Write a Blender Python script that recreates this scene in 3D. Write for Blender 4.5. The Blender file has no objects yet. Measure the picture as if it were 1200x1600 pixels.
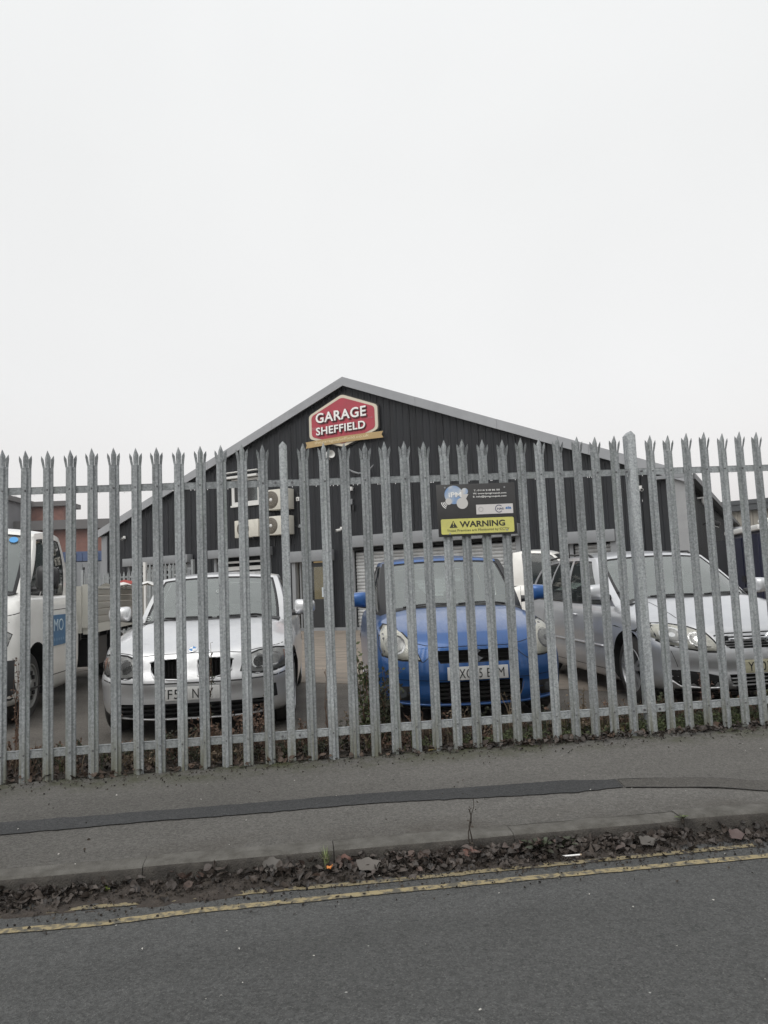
import bpy, bmesh, math, random
import numpy as np
from mathutils import Vector, Matrix, geometry, noise, interpolate
from mathutils.bvhtree import BVHTree

random.seed(7); np.random.seed(7)
SC = bpy.context.scene
COL = SC.collection
R = math.radians

# ------------------------------------------------------------ camera, world, sun
PITCH, ROLL, CAMZ = 0.0989, 0.0427, 1.38
cd = bpy.data.cameras.new('camera'); cam = bpy.data.objects.new('camera', cd); COL.objects.link(cam)
cd.sensor_fit = 'VERTICAL'; cd.sensor_height = 36; cd.lens = 1165 / 1600 * 36
cd.clip_start = 0.05; cd.clip_end = 3000
upc = Vector((0, -math.sin(PITCH), math.cos(PITCH)))
right = math.cos(ROLL) * Vector((1, 0, 0)) - math.sin(ROLL) * upc
up = math.sin(ROLL) * Vector((1, 0, 0)) + math.cos(ROLL) * upc
back = right.cross(up)
m3 = Matrix((right, up, back)).transposed().to_4x4(); m3.translation = (0, 0, CAMZ)
cam.matrix_world = m3
SC.camera = cam
SC.view_settings.view_transform = 'Standard'; SC.view_settings.look = 'None'
SC.view_settings.exposure = 0.05; SC.view_settings.gamma = 1; SC.view_settings.use_curve_mapping = False

SUN_EL, SUN_AZ = R(52), R(205)
W = bpy.data.worlds.new('World'); SC.world = W; W.use_nodes = True
nt = W.node_tree; nt.nodes.clear()
out = nt.nodes.new('ShaderNodeOutputWorld'); add = nt.nodes.new('ShaderNodeAddShader')
sky = nt.nodes.new('ShaderNodeTexSky'); sky.sky_type = 'NISHITA'; sky.sun_disc = False
sky.sun_elevation = SUN_EL; sky.sun_rotation = SUN_AZ; sky.air_density = 1; sky.dust_density = 4
hs = nt.nodes.new('ShaderNodeHueSaturation'); hs.inputs['Saturation'].default_value = 0.12
bg1 = nt.nodes.new('ShaderNodeBackground'); bg1.inputs['Strength'].default_value = 0.05
nt.links.new(sky.outputs[0], hs.inputs['Color']); nt.links.new(hs.outputs[0], bg1.inputs['Color'])
tc = nt.nodes.new('ShaderNodeTexCoord'); sp = nt.nodes.new('ShaderNodeSeparateXYZ')
ramp = nt.nodes.new('ShaderNodeValToRGB'); el = ramp.color_ramp.elements
el[0].position = 0.0; el[0].color = (0.600, 0.575, 0.565, 1)
el[1].position = 1.0; el[1].color = (1.02, 1.02, 1.03, 1)
for p, c in ((0.10, (0.625, 0.605, 0.595)), (0.25, (0.660, 0.660, 0.655)), (0.5, (0.70, 0.705, 0.70)), (0.75, (0.78, 0.79, 0.79))):
    e = el.new(p); e.color = (*c, 1)
nz = nt.nodes.new('ShaderNodeTexNoise'); nz.inputs['Scale'].default_value = 1.6; nz.inputs['Detail'].default_value = 3
mr = nt.nodes.new('ShaderNodeMapRange'); mr.inputs['To Min'].default_value = 0.965; mr.inputs['To Max'].default_value = 1.05
mr.inputs['From Min'].default_value = 0.3; mr.inputs['From Max'].default_value = 0.7
bg2 = nt.nodes.new('ShaderNodeBackground')
nt.links.new(tc.outputs['Generated'], sp.inputs[0]); nt.links.new(sp.outputs['Z'], ramp.inputs[0])
nt.links.new(tc.outputs['Generated'], nz.inputs['Vector']); nt.links.new(nz.outputs['Fac'], mr.inputs['Value'])
nt.links.new(ramp.outputs[0], bg2.inputs['Color']); nt.links.new(mr.outputs[0], bg2.inputs['Strength'])
nt.links.new(bg1.outputs[0], add.inputs[0]); nt.links.new(bg2.outputs[0], add.inputs[1]); nt.links.new(add.outputs[0], out.inputs[0])
sd = bpy.data.lights.new('sun', 'SUN'); sd.energy = 1.0; sd.angle = R(50); sd.color = (1, 0.97, 0.93)
so = bpy.data.objects.new('sun', sd); COL.objects.link(so)
dirv = Vector((math.sin(SUN_AZ) * math.cos(SUN_EL), math.cos(SUN_AZ) * math.cos(SUN_EL), math.sin(SUN_EL)))
so.rotation_euler = dirv.to_track_quat('Z', 'Y').to_euler(); so.location = dirv * 40

# ------------------------------------------------------------ materials
MATS = {}
def nodes(m):
    m.use_nodes = True; t = m.node_tree; return t, t.nodes['Principled BSDF']
def mat(name, col, rough=0.6, metal=0.0, var=0.0, scale=6.0, bump=0.0, bscale=None, spec=0.5, col2=None, coat=0.0, stretch=None, island=False, detail=6, lo=0.35, hi=0.65):
    """principled material; colour noise between col and col2 (or col*(1-var))"""
    if name in MATS: return MATS[name]
    m = bpy.data.materials.new(name); t, b = nodes(m); MATS[name] = m
    m.diffuse_color = (*col[:3], 1)
    b.inputs['Base Color'].default_value = (*col[:3], 1); b.inputs['Roughness'].default_value = rough
    b.inputs['Metallic'].default_value = metal; b.inputs['Specular IOR Level'].default_value = spec
    if coat: b.inputs['Coat Weight'].default_value = coat; b.inputs['Coat Roughness'].default_value = 0.08
    N, L = t.nodes, t.links
    if var or col2 or bump:
        tc = N.new('ShaderNodeTexCoord'); mp = N.new('ShaderNodeMapping')
        L.new(tc.outputs['Object'], mp.inputs['Vector'])
        if stretch: mp.inputs['Scale'].default_value = stretch
        vec = mp.outputs[0]
    if var or col2:
        n = N.new('ShaderNodeTexNoise'); n.inputs['Scale'].default_value = scale; n.inputs['Detail'].default_value = detail
        n.inputs['Roughness'].default_value = 0.65
        L.new(vec, n.inputs['Vector'])
        r = N.new('ShaderNodeValToRGB'); c2 = col2 or tuple(x * (1 - var) for x in col)
        r.color_ramp.elements[0].position = lo; r.color_ramp.elements[1].position = hi
        r.color_ramp.elements[0].color = (*c2[:3], 1); r.color_ramp.elements[1].color = (*col[:3], 1)
        if island:
            g = N.new('ShaderNodeNewGeometry'); L.new(g.outputs['Random Per Island'], r.inputs[0])
            r.color_ramp.elements[0].position = 0; r.color_ramp.elements[1].position = 1
        else: L.new(n.outputs['Fac'], r.inputs[0])
        L.new(r.outputs[0], b.inputs['Base Color'])
    if bump:
        n2 = N.new('ShaderNodeTexNoise'); n2.inputs['Scale'].default_value = bscale or scale * 4; n2.inputs['Detail'].default_value = 4
        L.new(vec, n2.inputs['Vector']); bp = N.new('ShaderNodeBump'); bp.inputs['Strength'].default_value = bump
        bp.inputs['Distance'].default_value = 0.01
        L.new(n2.outputs['Fac'], bp.inputs['Height']); L.new(bp.outputs[0], b.inputs['Normal'])
    return m

def asphalt(name, base, dark, speck, speck_amt=0.12, moss=False, extra=None):
    """tarmac: fine voronoi aggregate, bigger tone patches, a few pale chips"""
    m = bpy.data.materials.new(name); t, b = nodes(m); N, L = t.nodes, t.links
    tc = N.new('ShaderNodeTexCoord'); v0 = tc.outputs['Object']
    def noi(s, d=5, ro=0.6):
        n = N.new('ShaderNodeTexNoise'); n.inputs['Scale'].default_value = s; n.inputs['Detail'].default_value = d; n.inputs['Roughness'].default_value = ro
        L.new(v0, n.inputs['Vector']); return n.outputs['Fac']
    def rmp(src, p0, p1, c0, c1):
        r = N.new('ShaderNodeValToRGB'); e = r.color_ramp.elements
        e[0].position = p0; e[1].position = p1; e[0].color = (*c0, 1); e[1].color = (*c1, 1); L.new(src, r.inputs[0]); return r.outputs[0]
    def mix(f, a, bb, mode='MIX'):
        x = N.new('ShaderNodeMix'); x.data_type = 'RGBA'; x.blend_type = mode
        if isinstance(f, float): x.inputs[0].default_value = f
        else: L.new(f, x.inputs[0])
        for i, s in ((6, a), (7, bb)):
            if isinstance(s, tuple): x.inputs[i].default_value = (*s, 1)
            else: L.new(s, x.inputs[i])
        return x.outputs[2]
    c = mix(0.5, rmp(noi(1.1), 0.35, 0.68, dark, base), rmp(noi(0.35, 8, 0.8), 0.38, 0.62, tuple(x * 0.72 for x in dark), tuple(x * 1.12 for x in base)))
    vo = N.new('ShaderNodeTexVoronoi'); vo.inputs['Scale'].default_value = 210; L.new(v0, vo.inputs['Vector'])
    sepc = N.new('ShaderNodeSeparateColor'); L.new(vo.outputs['Color'], sepc.inputs[0])
    c = mix(0.55, c, rmp(sepc.outputs[0], 0.0, 1.0, tuple(x * 0.45 for x in base), tuple(x * 1.9 for x in base)), 'MIX')
    lum = N.new('ShaderNodeMath'); lum.operation = 'GREATER_THAN'; lum.inputs[1].default_value = 1 - speck_amt; L.new(sepc.outputs[1], lum.inputs[0])
    c = mix(lum.outputs[0], c, speck)
    vb = N.new('ShaderNodeTexVoronoi'); vb.inputs['Scale'].default_value = 9; L.new(v0, vb.inputs['Vector'])   # odd white chips
    lt = N.new('ShaderNodeMath'); lt.operation = 'LESS_THAN'; lt.inputs[1].default_value = 0.045; L.new(vb.outputs['Distance'], lt.inputs[0])
    sb = N.new('ShaderNodeSeparateColor'); L.new(vb.outputs['Color'], sb.inputs[0])
    gt = N.new('ShaderNodeMath'); gt.operation = 'GREATER_THAN'; gt.inputs[1].default_value = 0.86; L.new(sb.outputs[0], gt.inputs[0])
    an = N.new('ShaderNodeMath'); an.operation = 'MULTIPLY'; L.new(lt.outputs[0], an.inputs[0]); L.new(gt.outputs[0], an.inputs[1])
    c = mix(an.outputs[0], c, (0.4, 0.4, 0.38))
    # dark crumbs / small stains
    cg = N.new('ShaderNodeTexVoronoi'); cg.inputs['Scale'].default_value = 85; L.new(v0, cg.inputs['Vector'])
    sg_ = N.new('ShaderNodeSeparateColor'); L.new(cg.outputs['Color'], sg_.inputs[0])
    c = mix(0.30, c, rmp(sg_.outputs[0], 0.0, 1.0, tuple(x * 0.35 for x in base), tuple(x * 2.0 for x in base)))
    mpb = N.new('ShaderNodeMapping'); mpb.inputs['Scale'].default_value = (0.18, 1.5, 1); L.new(v0, mpb.inputs[0])
    nb = N.new('ShaderNodeTexNoise'); nb.inputs['Scale'].default_value = 1; nb.inputs['Detail'].default_value = 5; L.new(mpb.outputs[0], nb.inputs['Vector'])
    c = mix(1.0, c, rmp(nb.outputs['Fac'], 0.35, 0.65, (0.80, 0.80, 0.79), (1.1, 1.1, 1.1)), 'MULTIPLY')
    st = rmp(noi(22, 8, 0.8), 0.58, 0.66, (0, 0, 0), (1, 1, 1))
    big = rmp(noi(0.9, 3), 0.45, 0.62, (0, 0, 0), (1, 1, 1))
    st = mix(1.0, st, big, 'MULTIPLY')
    c = mix(st, c, tuple(x * 0.35 for x in base))
    if moss:   # y of the object = distance t from the fence
        s = N.new('ShaderNodeSeparateXYZ'); L.new(v0, s.inputs[0])
        mrn = N.new('ShaderNodeMapRange'); mrn.inputs['From Min'].default_value = -0.42; mrn.inputs['From Max'].default_value = 0.0
        L.new(s.outputs['Y'], mrn.inputs['Value'])
        k = N.new('ShaderNodeMath'); k.operation = 'MULTIPLY'; L.new(mrn.outputs[0], k.inputs[0])
        L.new(rmp(noi(3.2, 7, 0.7), 0.42, 0.62, (0, 0, 0), (1, 1, 1)), k.inputs[1])
        c = mix(k.outputs[0], c, (0.042, 0.047, 0.016))
        mk = N.new('ShaderNodeMapRange'); mk.inputs['From Min'].default_value = -1.35; mk.inputs['From Max'].default_value = -1.72
        L.new(s.outputs['Y'], mk.inputs['Value'])
        k2 = N.new('ShaderNodeMath'); k2.operation = 'MULTIPLY'; L.new(mk.outputs[0], k2.inputs[0])
        L.new(rmp(noi(2.2, 7, 0.7), 0.40, 0.65, (0, 0, 0), (0.8, 0.8, 0.8)), k2.inputs[1])
        c = mix(k2.outputs[0], c, (0.045, 0.038, 0.03))
    L.new(c, b.inputs['Base Color']); b.inputs['Roughness'].default_value = 0.8; b.inputs['Specular IOR Level'].default_value = 0.35
    bp = N.new('ShaderNodeBump'); bp.inputs['Strength'].default_value = 0.6; bp.inputs['Distance'].default_value = 0.004
    L.new(vo.outputs['Distance'], bp.inputs['Height']); L.new(bp.outputs[0], b.inputs['Normal'])
    MATS[name] = m; return m

road_m = asphalt('road tarmac', (0.060, 0.061, 0.060), (0.039, 0.040, 0.039), (0.115, 0.115, 0.11), 0.06)
pave_m = asphalt('pavement tarmac', (0.098, 0.094, 0.087), (0.060, 0.057, 0.052), (0.13, 0.122, 0.11), 0.04, moss=True)
patch_m = asphalt('trench tarmac', (0.034, 0.035, 0.036), (0.027, 0.028, 0.029), (0.075, 0.075, 0.075), 0.10)
yard_m = asphalt('yard tarmac', (0.105, 0.096, 0.085), (0.07, 0.064, 0.056), (0.19, 0.17, 0.15), 0.10)
conc_m = mat('yard concrete', (0.25, 0.21, 0.17), 0.75, col2=(0.15, 0.13, 0.108), scale=1.3, stretch=(1, 3, 1), bump=0.4, bscale=30)
kerb_m = mat('kerb concrete', (0.118, 0.113, 0.102), 0.9, col2=(0.062, 0.058, 0.05), scale=9, bump=0.8, bscale=120)
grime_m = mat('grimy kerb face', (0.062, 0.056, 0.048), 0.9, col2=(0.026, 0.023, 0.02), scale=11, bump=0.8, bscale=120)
dirt_m = mat('gutter mud', (0.052, 0.042, 0.034), 0.9, col2=(0.028, 0.022, 0.018), scale=18, bump=1.0, bscale=90)
soil_m = mat('soil', (0.045, 0.034, 0.024), 0.95, col2=(0.02, 0.016, 0.012), scale=14, bump=1.0, bscale=60)

def worn_paint(name, paint, base, cover=0.5):
    m = mat(name, paint, 0.7, col2=base, scale=22, bump=0.4, bscale=130, detail=10, lo=cover - 0.07, hi=cover + 0.04)
    return m
yel_m = worn_paint('worn yellow paint', (0.27, 0.22, 0.12), (0.085, 0.078, 0.06), 0.50)
yel2_m = worn_paint('faded yellow paint', (0.20, 0.165, 0.095), (0.066, 0.062, 0.052), 0.47)

galv_m = bpy.data.materials.new('galvanised steel')
t, b = nodes(galv_m); N, L = t.nodes, t.links
tcg = N.new('ShaderNodeTexCoord'); oi = N.new('ShaderNodeObjectInfo')
ad = N.new('ShaderNodeVectorMath'); ad.operation = 'ADD'; L.new(tcg.outputs['Object'], ad.inputs[0])
cx = N.new('ShaderNodeCombineXYZ'); mu = N.new('ShaderNodeMath'); mu.operation = 'MULTIPLY'; mu.inputs[1].default_value = 40
L.new(oi.outputs['Random'], mu.inputs[0]); L.new(mu.outputs[0], cx.inputs[0]); L.new(mu.outputs[0], cx.inputs[2]); L.new(cx.outputs[0], ad.inputs[1])
vo = N.new('ShaderNodeTexVoronoi'); vo.inputs['Scale'].default_value = 95; L.new(ad.outputs[0], vo.inputs['Vector'])
n1 = N.new('ShaderNodeTexNoise'); n1.inputs['Scale'].default_value = 60; n1.inputs['Detail'].default_value = 6; L.new(ad.outputs[0], n1.inputs['Vector'])
mpz = N.new('ShaderNodeMapping'); mpz.inputs['Scale'].default_value = (30, 30, 2.2); L.new(ad.outputs[0], mpz.inputs[0])
n2 = N.new('ShaderNodeTexNoise'); n2.inputs['Scale'].default_value = 1; n2.inputs['Detail'].default_value = 6; L.new(mpz.outputs[0], n2.inputs['Vector'])
r1 = N.new('ShaderNodeValToRGB'); r1.color_ramp.elements[0].position = 0.3; r1.color_ramp.elements[1].position = 0.72
r1.color_ramp.elements[0].color = (0.158, 0.170, 0.175, 1); r1.color_ramp.elements[1].color = (0.435, 0.46, 0.468, 1)
mm = N.new('ShaderNodeMix'); mm.data_type = 'FLOAT'; mm.inputs[0].default_value = 0.5
L.new(n1.outputs['Fac'], mm.inputs[2]); L.new(n2.outputs['Fac'], mm.inputs[3]); L.new(mm.outputs[0], r1.inputs[0])
sc_ = N.new('ShaderNodeSeparateColor'); L.new(vo.outputs['Color'], sc_.inputs[0])
mr_ = N.new('ShaderNodeMapRange'); mr_.inputs['To Min'].default_value = 0.80; mr_.inputs['To Max'].default_value = 1.15; L.new(sc_.outputs[0], mr_.inputs['Value'])
vm = N.new('ShaderNodeVectorMath'); vm.operation = 'SCALE'; L.new(r1.outputs[0], vm.inputs[0]); L.new(mr_.outputs[0], vm.inputs['Scale'])
mrp = N.new('ShaderNodeMapRange'); mrp.inputs['To Min'].default_value = 0.80; mrp.inputs['To Max'].default_value = 1.12; L.new(oi.outputs['Random'], mrp.inputs['Value'])
vm2 = N.new('ShaderNodeVectorMath'); vm2.operation = 'SCALE'; L.new(vm.outputs[0], vm2.inputs[0]); L.new(mrp.outputs[0], vm2.inputs['Scale'])
# faint green algae streaks
mpa = N.new('ShaderNodeMapping'); mpa.inputs['Scale'].default_value = (22, 22, 1.1); L.new(ad.outputs[0], mpa.inputs[0])
n3 = N.new('ShaderNodeTexNoise'); n3.inputs['Scale'].default_value = 1; n3.inputs['Detail'].default_value = 8; L.new(mpa.outputs[0], n3.inputs['Vector'])
ra = N.new('ShaderNodeValToRGB'); ra.color_ramp.elements[0].position = 0.55; ra.color_ramp.elements[1].position = 0.75
ra.color_ramp.elements[1].color = (0.5, 0.5, 0.5, 1); L.new(n3.outputs['Fac'], ra.inputs[0])
ma = N.new('ShaderNodeMix'); ma.data_type = 'RGBA'; L.new(ra.outputs[0], ma.inputs[0]); L.new(vm2.outputs[0], ma.inputs[6]); ma.inputs[7].default_value = (0.17, 0.20, 0.17, 1)
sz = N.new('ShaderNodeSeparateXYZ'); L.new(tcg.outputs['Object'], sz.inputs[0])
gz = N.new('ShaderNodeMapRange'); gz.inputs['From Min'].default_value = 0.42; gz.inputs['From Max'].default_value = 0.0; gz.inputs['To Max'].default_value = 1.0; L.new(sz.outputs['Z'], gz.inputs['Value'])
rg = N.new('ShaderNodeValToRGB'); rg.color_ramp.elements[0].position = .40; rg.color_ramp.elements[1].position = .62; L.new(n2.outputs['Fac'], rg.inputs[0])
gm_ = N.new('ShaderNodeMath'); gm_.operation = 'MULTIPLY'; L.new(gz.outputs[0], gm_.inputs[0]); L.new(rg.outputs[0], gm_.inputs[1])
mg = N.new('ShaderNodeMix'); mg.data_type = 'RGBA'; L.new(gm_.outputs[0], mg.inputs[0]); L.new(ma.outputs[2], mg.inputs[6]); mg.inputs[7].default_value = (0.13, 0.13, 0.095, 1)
L.new(mg.outputs[2], b.inputs['Base Color']); b.inputs['Roughness'].default_value = 0.6; b.inputs['Metallic'].default_value = 0.15
bpg = N.new('ShaderNodeBump'); bpg.inputs['Strength'].default_value = 0.25; bpg.inputs['Distance'].default_value = 0.003
L.new(n1.outputs['Fac'], bpg.inputs['Height']); L.new(bpg.outputs[0], b.inputs['Normal'])
MATS['galv'] = galv_m

black_m = mat('black plastic', (0.012, 0.012, 0.013), 0.45)
rubber_m = mat('tyre rubber', (0.018, 0.018, 0.018), 0.8, col2=(0.04, 0.036, 0.032), scale=12)
void_m = mat('dark cavity', (0.006, 0.006, 0.006), 0.9)
chrome_m = mat('chrome', (0.75, 0.76, 0.78), 0.12, 1.0)
alloy_m = mat('alloy', (0.45, 0.46, 0.47), 0.35, 0.7, var=0.4, scale=9)
trim_m = mat('grey trim paint', (0.245, 0.255, 0.265), 0.5, var=0.12, scale=2)
verge_m = mat('verge flashing', (0.33, 0.34, 0.355), 0.45, var=0.15, scale=1.2)
clad_m = mat('charcoal cladding', (0.014, 0.016, 0.020), 0.5, col2=(0.007, 0.008, 0.010), scale=1.2, stretch=(2.5, 2.5, 0.35), spec=0.4)
shut_m = mat('galvanised shutter', (0.52, 0.53, 0.53), 0.4, 0.3, var=0.25, scale=5)
cream_m = mat('cream casing', (0.62, 0.60, 0.53), 0.5, var=0.12, scale=6)
white_m = mat('white pvc', (0.68, 0.68, 0.66), 0.4, var=0.08, scale=6)
brown_m = mat('fan grille', (0.13, 0.115, 0.095), 0.6)
plate_m = mat('white plate', (0.62, 0.62, 0.60), 0.35)
yplate_m = mat('dull cream plate', (0.42, 0.40, 0.28), 0.4)
ink_m = mat('black lettering', (0.01, 0.01, 0.01), 0.5)
whitel_m = mat('white lettering', (0.82, 0.82, 0.80), 0.45)

def glass(name, haze_col, haze, tint, rough=0.03):
    m = bpy.data.materials.new(name); m.use_nodes = True; t = m.node_tree; N, L = t.nodes, t.links; N.clear()
    o = N.new('ShaderNodeOutputMaterial'); tr = N.new('ShaderNodeBsdfTransparent'); tr.inputs[0].default_value = (*tint, 1)
    gl = N.new('ShaderNodeBsdfGlossy'); gl.inputs['Roughness'].default_value = rough; fr = N.new('ShaderNodeFresnel'); fr.inputs[0].default_value = 1.62
    df = N.new('ShaderNodeBsdfDiffuse'); df.inputs[0].default_value = (*haze_col, 1)
    a = N.new('ShaderNodeMixShader'); a2 = N.new('ShaderNodeMixShader')
    tcx = N.new('ShaderNodeTexCoord'); nn = N.new('ShaderNodeTexNoise'); nn.inputs['Scale'].default_value = 2.5; L.new(tcx.outputs['Object'], nn.inputs['Vector'])
    mr = N.new('ShaderNodeMapRange'); mr.inputs['To Min'].default_value = haze * 0.8; mr.inputs['To Max'].default_value = haze * 1.2; L.new(nn.outputs['Fac'], mr.inputs['Value'])
    L.new(mr.outputs[0], a.inputs[0]); L.new(tr.outputs[0], a.inputs[1]); L.new(df.outputs[0], a.inputs[2])
    L.new(fr.outputs[0], a2.inputs[0]); L.new(a.outputs[0], a2.inputs[1]); L.new(gl.outputs[0], a2.inputs[2]); L.new(a2.outputs[0], o.inputs[0])
    MATS[name] = m; return m
wind_m = glass('misted windscreen glass', (0.42, 0.46, 0.45), 0.37, (0.68, 0.74, 0.72))
side_m = glass('tinted side glass', (0.20, 0.23, 0.23), 0.12, (0.40, 0.45, 0.44))
lens_m = glass('headlamp lens', (0.5, 0.5, 0.48), 0.06, (0.92, 0.92, 0.90), 0.06)
pane_m = glass('window pane', (0.2, 0.2, 0.2), 0.05, (0.7, 0.74, 0.74))
refl_m = mat('lamp reflector', (0.62, 0.63, 0.63), 0.3, 0.35, col2=(0.28, 0.28, 0.29), scale=16)
refl2_m = mat('pale lamp reflector', (0.92, 0.91, 0.84), 0.35, 0.0, col2=(0.70, 0.69, 0.64), scale=16)
amber_m = mat('amber lens', (0.45, 0.20, 0.12), 0.2)

# ------------------------------------------------------------ mesh helpers
def obj(name, mesh, parent=None, loc=None, rot=None):
    o = bpy.data.objects.new(name, mesh); COL.objects.link(o)
    if parent: o.parent = parent
    if loc is not None: o.location = loc
    if rot is not None: o.rotation_euler = rot
    return o
def empty(name, loc, rz=0.0, label=None, cat=None, group=None, kind=None):
    o = obj(name, None, None, loc, (0, 0, rz)); o.empty_display_size = 0.2
    tag(o, label, cat, group, kind); return o
def tag(o, label=None, cat=None, group=None, kind=None):
    if label: o['label'] = label
    if cat: o['category'] = cat
    if group: o['group'] = group
    if kind: o['kind'] = kind
    return o

class MB:
    def __init__(s): s.v = []; s.f = []; s.m = []
    def add(s, vs, fs, mi=0):
        o = len(s.v); s.v += [tuple(p) for p in vs]; s.f += [tuple(i + o for i in f) for f in fs]; s.m += [mi] * len(fs); return s
    def box(s, x0, x1, y0, y1, z0, z1, mi=0, M=None):
        vs = [Vector(p) for p in ((x0, y0, z0), (x1, y0, z0), (x1, y1, z0), (x0, y1, z0), (x0, y0, z1), (x1, y0, z1), (x1, y1, z1), (x0, y1, z1))]
        if M: vs = [M @ p for p in vs]
        return s.add(vs, [(0, 3, 2, 1), (4, 5, 6, 7), (0, 1, 5, 4), (1, 2, 6, 5), (2, 3, 7, 6), (3, 0, 4, 7)], mi)
    def tube(s, path, rad, n=6, mi=0, closed=False):
        P = [Vector(p) for p in path]; k = len(P)
        rr = rad if isinstance(rad, (list, tuple)) else [rad] * k
        vs = []
        for i, p in enumerate(P):
            a = P[(i + 1) % k] if (closed or i < k - 1) else P[i]; b_ = P[i - 1] if (closed or i > 0) else P[i]
            d = (a - b_); d = d.normalized() if d.length > 1e-9 else Vector((0, 0, 1))
            u = d.cross(Vector((0, 0, 1)) if abs(d.z) < 0.9 else Vector((1, 0, 0))).normalized(); w = d.cross(u)
            for j in range(n):
                t = 2 * math.pi * j / n; vs.append(p + (u * math.cos(t) + w * math.sin(t)) * rr[i])
        fs = []
        for i in range(k if closed else k - 1):
            for j in range(n):
                fs.append((i * n + j, i * n + (j + 1) % n, ((i + 1) % k) * n + (j + 1) % n, ((i + 1) % k) * n + j))
        if not closed: fs += [tuple(range(n - 1, -1, -1)), tuple((k - 1) * n + j for j in range(n))]
        return s.add(vs, fs, mi)
    def prism(s, poly, y0, y1, mi=0, M=None):
        """poly in (x,z), extruded along y"""
        n = len(poly); vs = [Vector((p[0], y0, p[1])) for p in poly] + [Vector((p[0], y1, p[1])) for p in poly]
        if M: vs = [M @ p for p in vs]
        ar = sum(poly[i][0] * poly[(i + 1) % n][1] - poly[(i + 1) % n][0] * poly[i][1] for i in range(n))
        fr = tuple(range(n)); bk = tuple(range(2 * n - 1, n - 1, -1)); sd_ = [(i, i + n, (i + 1) % n + n, (i + 1) % n) for i in range(n)]
        if ar < 0: fr = fr[::-1]; bk = bk[::-1]; sd_ = [q[::-1] for q in sd_]
        return s.add(vs, [fr, bk] + sd_, mi)
    def lathe(s, prof, n=24, axis='x', c=(0, 0, 0), mi=0, a0=0, a1=2 * math.pi):
        """prof: list of (axial, radius)"""
        full = abs(a1 - a0 - 2 * math.pi) < 1e-6; m = n if full else n + 1; vs = []
        for (a, r) in prof:
            for j in range(m):
                t = a0 + (a1 - a0) * j / n; p, q = r * math.cos(t), r * math.sin(t)
                v = {'x': (a, p, q), 'y': (p, a, q), 'z': (p, q, a)}[axis]
                vs.append((v[0] + c[0], v[1] + c[1], v[2] + c[2]))
        fs = []
        for i in range(len(prof) - 1):
            for j in range(m if full else n):
                k = (j + 1) % m; fs.append((i * m + j, i * m + k, (i + 1) * m + k, (i + 1) * m + j))
        return s.add(vs, fs, mi)
    def mesh(s, name, mats, smooth=False, angle=None, fixn=False):
        me = bpy.data.meshes.new(name); me.from_pydata(s.v, [], s.f)
        for m in (mats if isinstance(mats, (list, tuple)) else [mats]): me.materials.append(m)
        if len(set(s.m)) > 1 or (s.m and s.m[0]): me.polygons.foreach_set('material_index', s.m)
        if fixn:
            bm = bmesh.new(); bm.from_mesh(me); bmesh.ops.remove_doubles(bm, verts=bm.verts, dist=1e-5); bmesh.ops.recalc_face_normals(bm, faces=bm.faces); bm.to_mesh(me); bm.free()
        if smooth or angle:
            me.polygons.foreach_set('use_smooth', [True] * len(me.polygons))
            if angle: me.set_sharp_from_angle(angle=R(angle))
        me.update(); return me
    def build(s, name, mats, parent=None, smooth=False, angle=None, bevel=0, fixn=False, loc=None, rot=None):
        me = s.mesh(name, mats, smooth, angle, fixn)
        if bevel:
            bm = bmesh.new(); bm.from_mesh(me)
            bmesh.ops.bevel(bm, geom=[e for e in bm.edges if e.is_manifold and e.calc_face_angle(0) > R(30)], offset=bevel, segments=2, profile=0.5, affect='EDGES')
            bm.to_mesh(me); bm.free()
            me.polygons.foreach_set('use_smooth', [True] * len(me.polygons)); me.set_sharp_from_angle(angle=R(40))
        return obj(name, me, parent, loc, rot)

def text_into(name, s, x, z, w, h, y, m, parent, bold=0.0, depth=0.004, rz=0.0, ox=None, spacing=1.0):
    """lettering facing -y, fitted to width w and cap height h, centred at x, baseline z"""
    cu = bpy.data.curves.new('letters', 'FONT'); cu.body = s; cu.size = 1; cu.extrude = 0.02; cu.offset = bold; cu.resolution_u = 3
    cu.space_character = spacing
    o = bpy.data.objects.new('letters', cu); COL.objects.link(o)
    me = bpy.data.meshes.new_from_object(o); bpy.data.objects.remove(o); bpy.data.curves.remove(cu)
    n = len(me.vertices); co = np.empty(n * 3); me.vertices.foreach_get('co', co); co = co.reshape(-1, 3)
    x0, x1 = co[:, 0].min(), co[:, 0].max(); cap = 0.715
    sx = w / (x1 - x0) if w else h / cap
    loc = np.empty_like(co); loc[:, 0] = (co[:, 0] - (x0 + x1) / 2) * sx; loc[:, 2] = co[:, 1] * h / cap
    loc[:, 1] = -(co[:, 2] + 0.02) / 0.04 * depth
    me.vertices.foreach_set('co', loc.ravel()); me.materials.clear(); me.materials.append(m); me.update(); me.name = name
    return obj(name, me, parent, (x, y, z), (0, 0, rz))

# street frame: s along the fence, t away from the camera, fence at t = 0
FA = 0.125
OF = Vector((0, 5.621, 0)); FE = Vector((math.cos(FA), math.sin(FA), 0)); FN = Vector((-math.sin(FA), math.cos(FA), 0))
def st(s, t, z=0.0): p = OF + FE * s + FN * t; return Vector((p.x, p.y, z))
def tos(x, y): d = Vector((x, y, 0)) - OF; return d.dot(FE), d.dot(FN)
KT = -1.745   # face of the kerb
def zfence(s): return 0.154 + 0.0066 * max(-12, min(12, s))
def hk(s):
    a = min(1, max(0, (s - 1.62) / 0.9)); return 0.1 - 0.068 * a * a * (3 - 2 * a)
def zpave(s, t): k = min(1, max(0, (t - KT) / -KT)); return hk(s) + (zfence(s) - hk(s)) * k
def fbm(x, y, z=0, o=4): return noise.fractal(Vector((x, y, z)), 0.9, 2.1, o)

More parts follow.
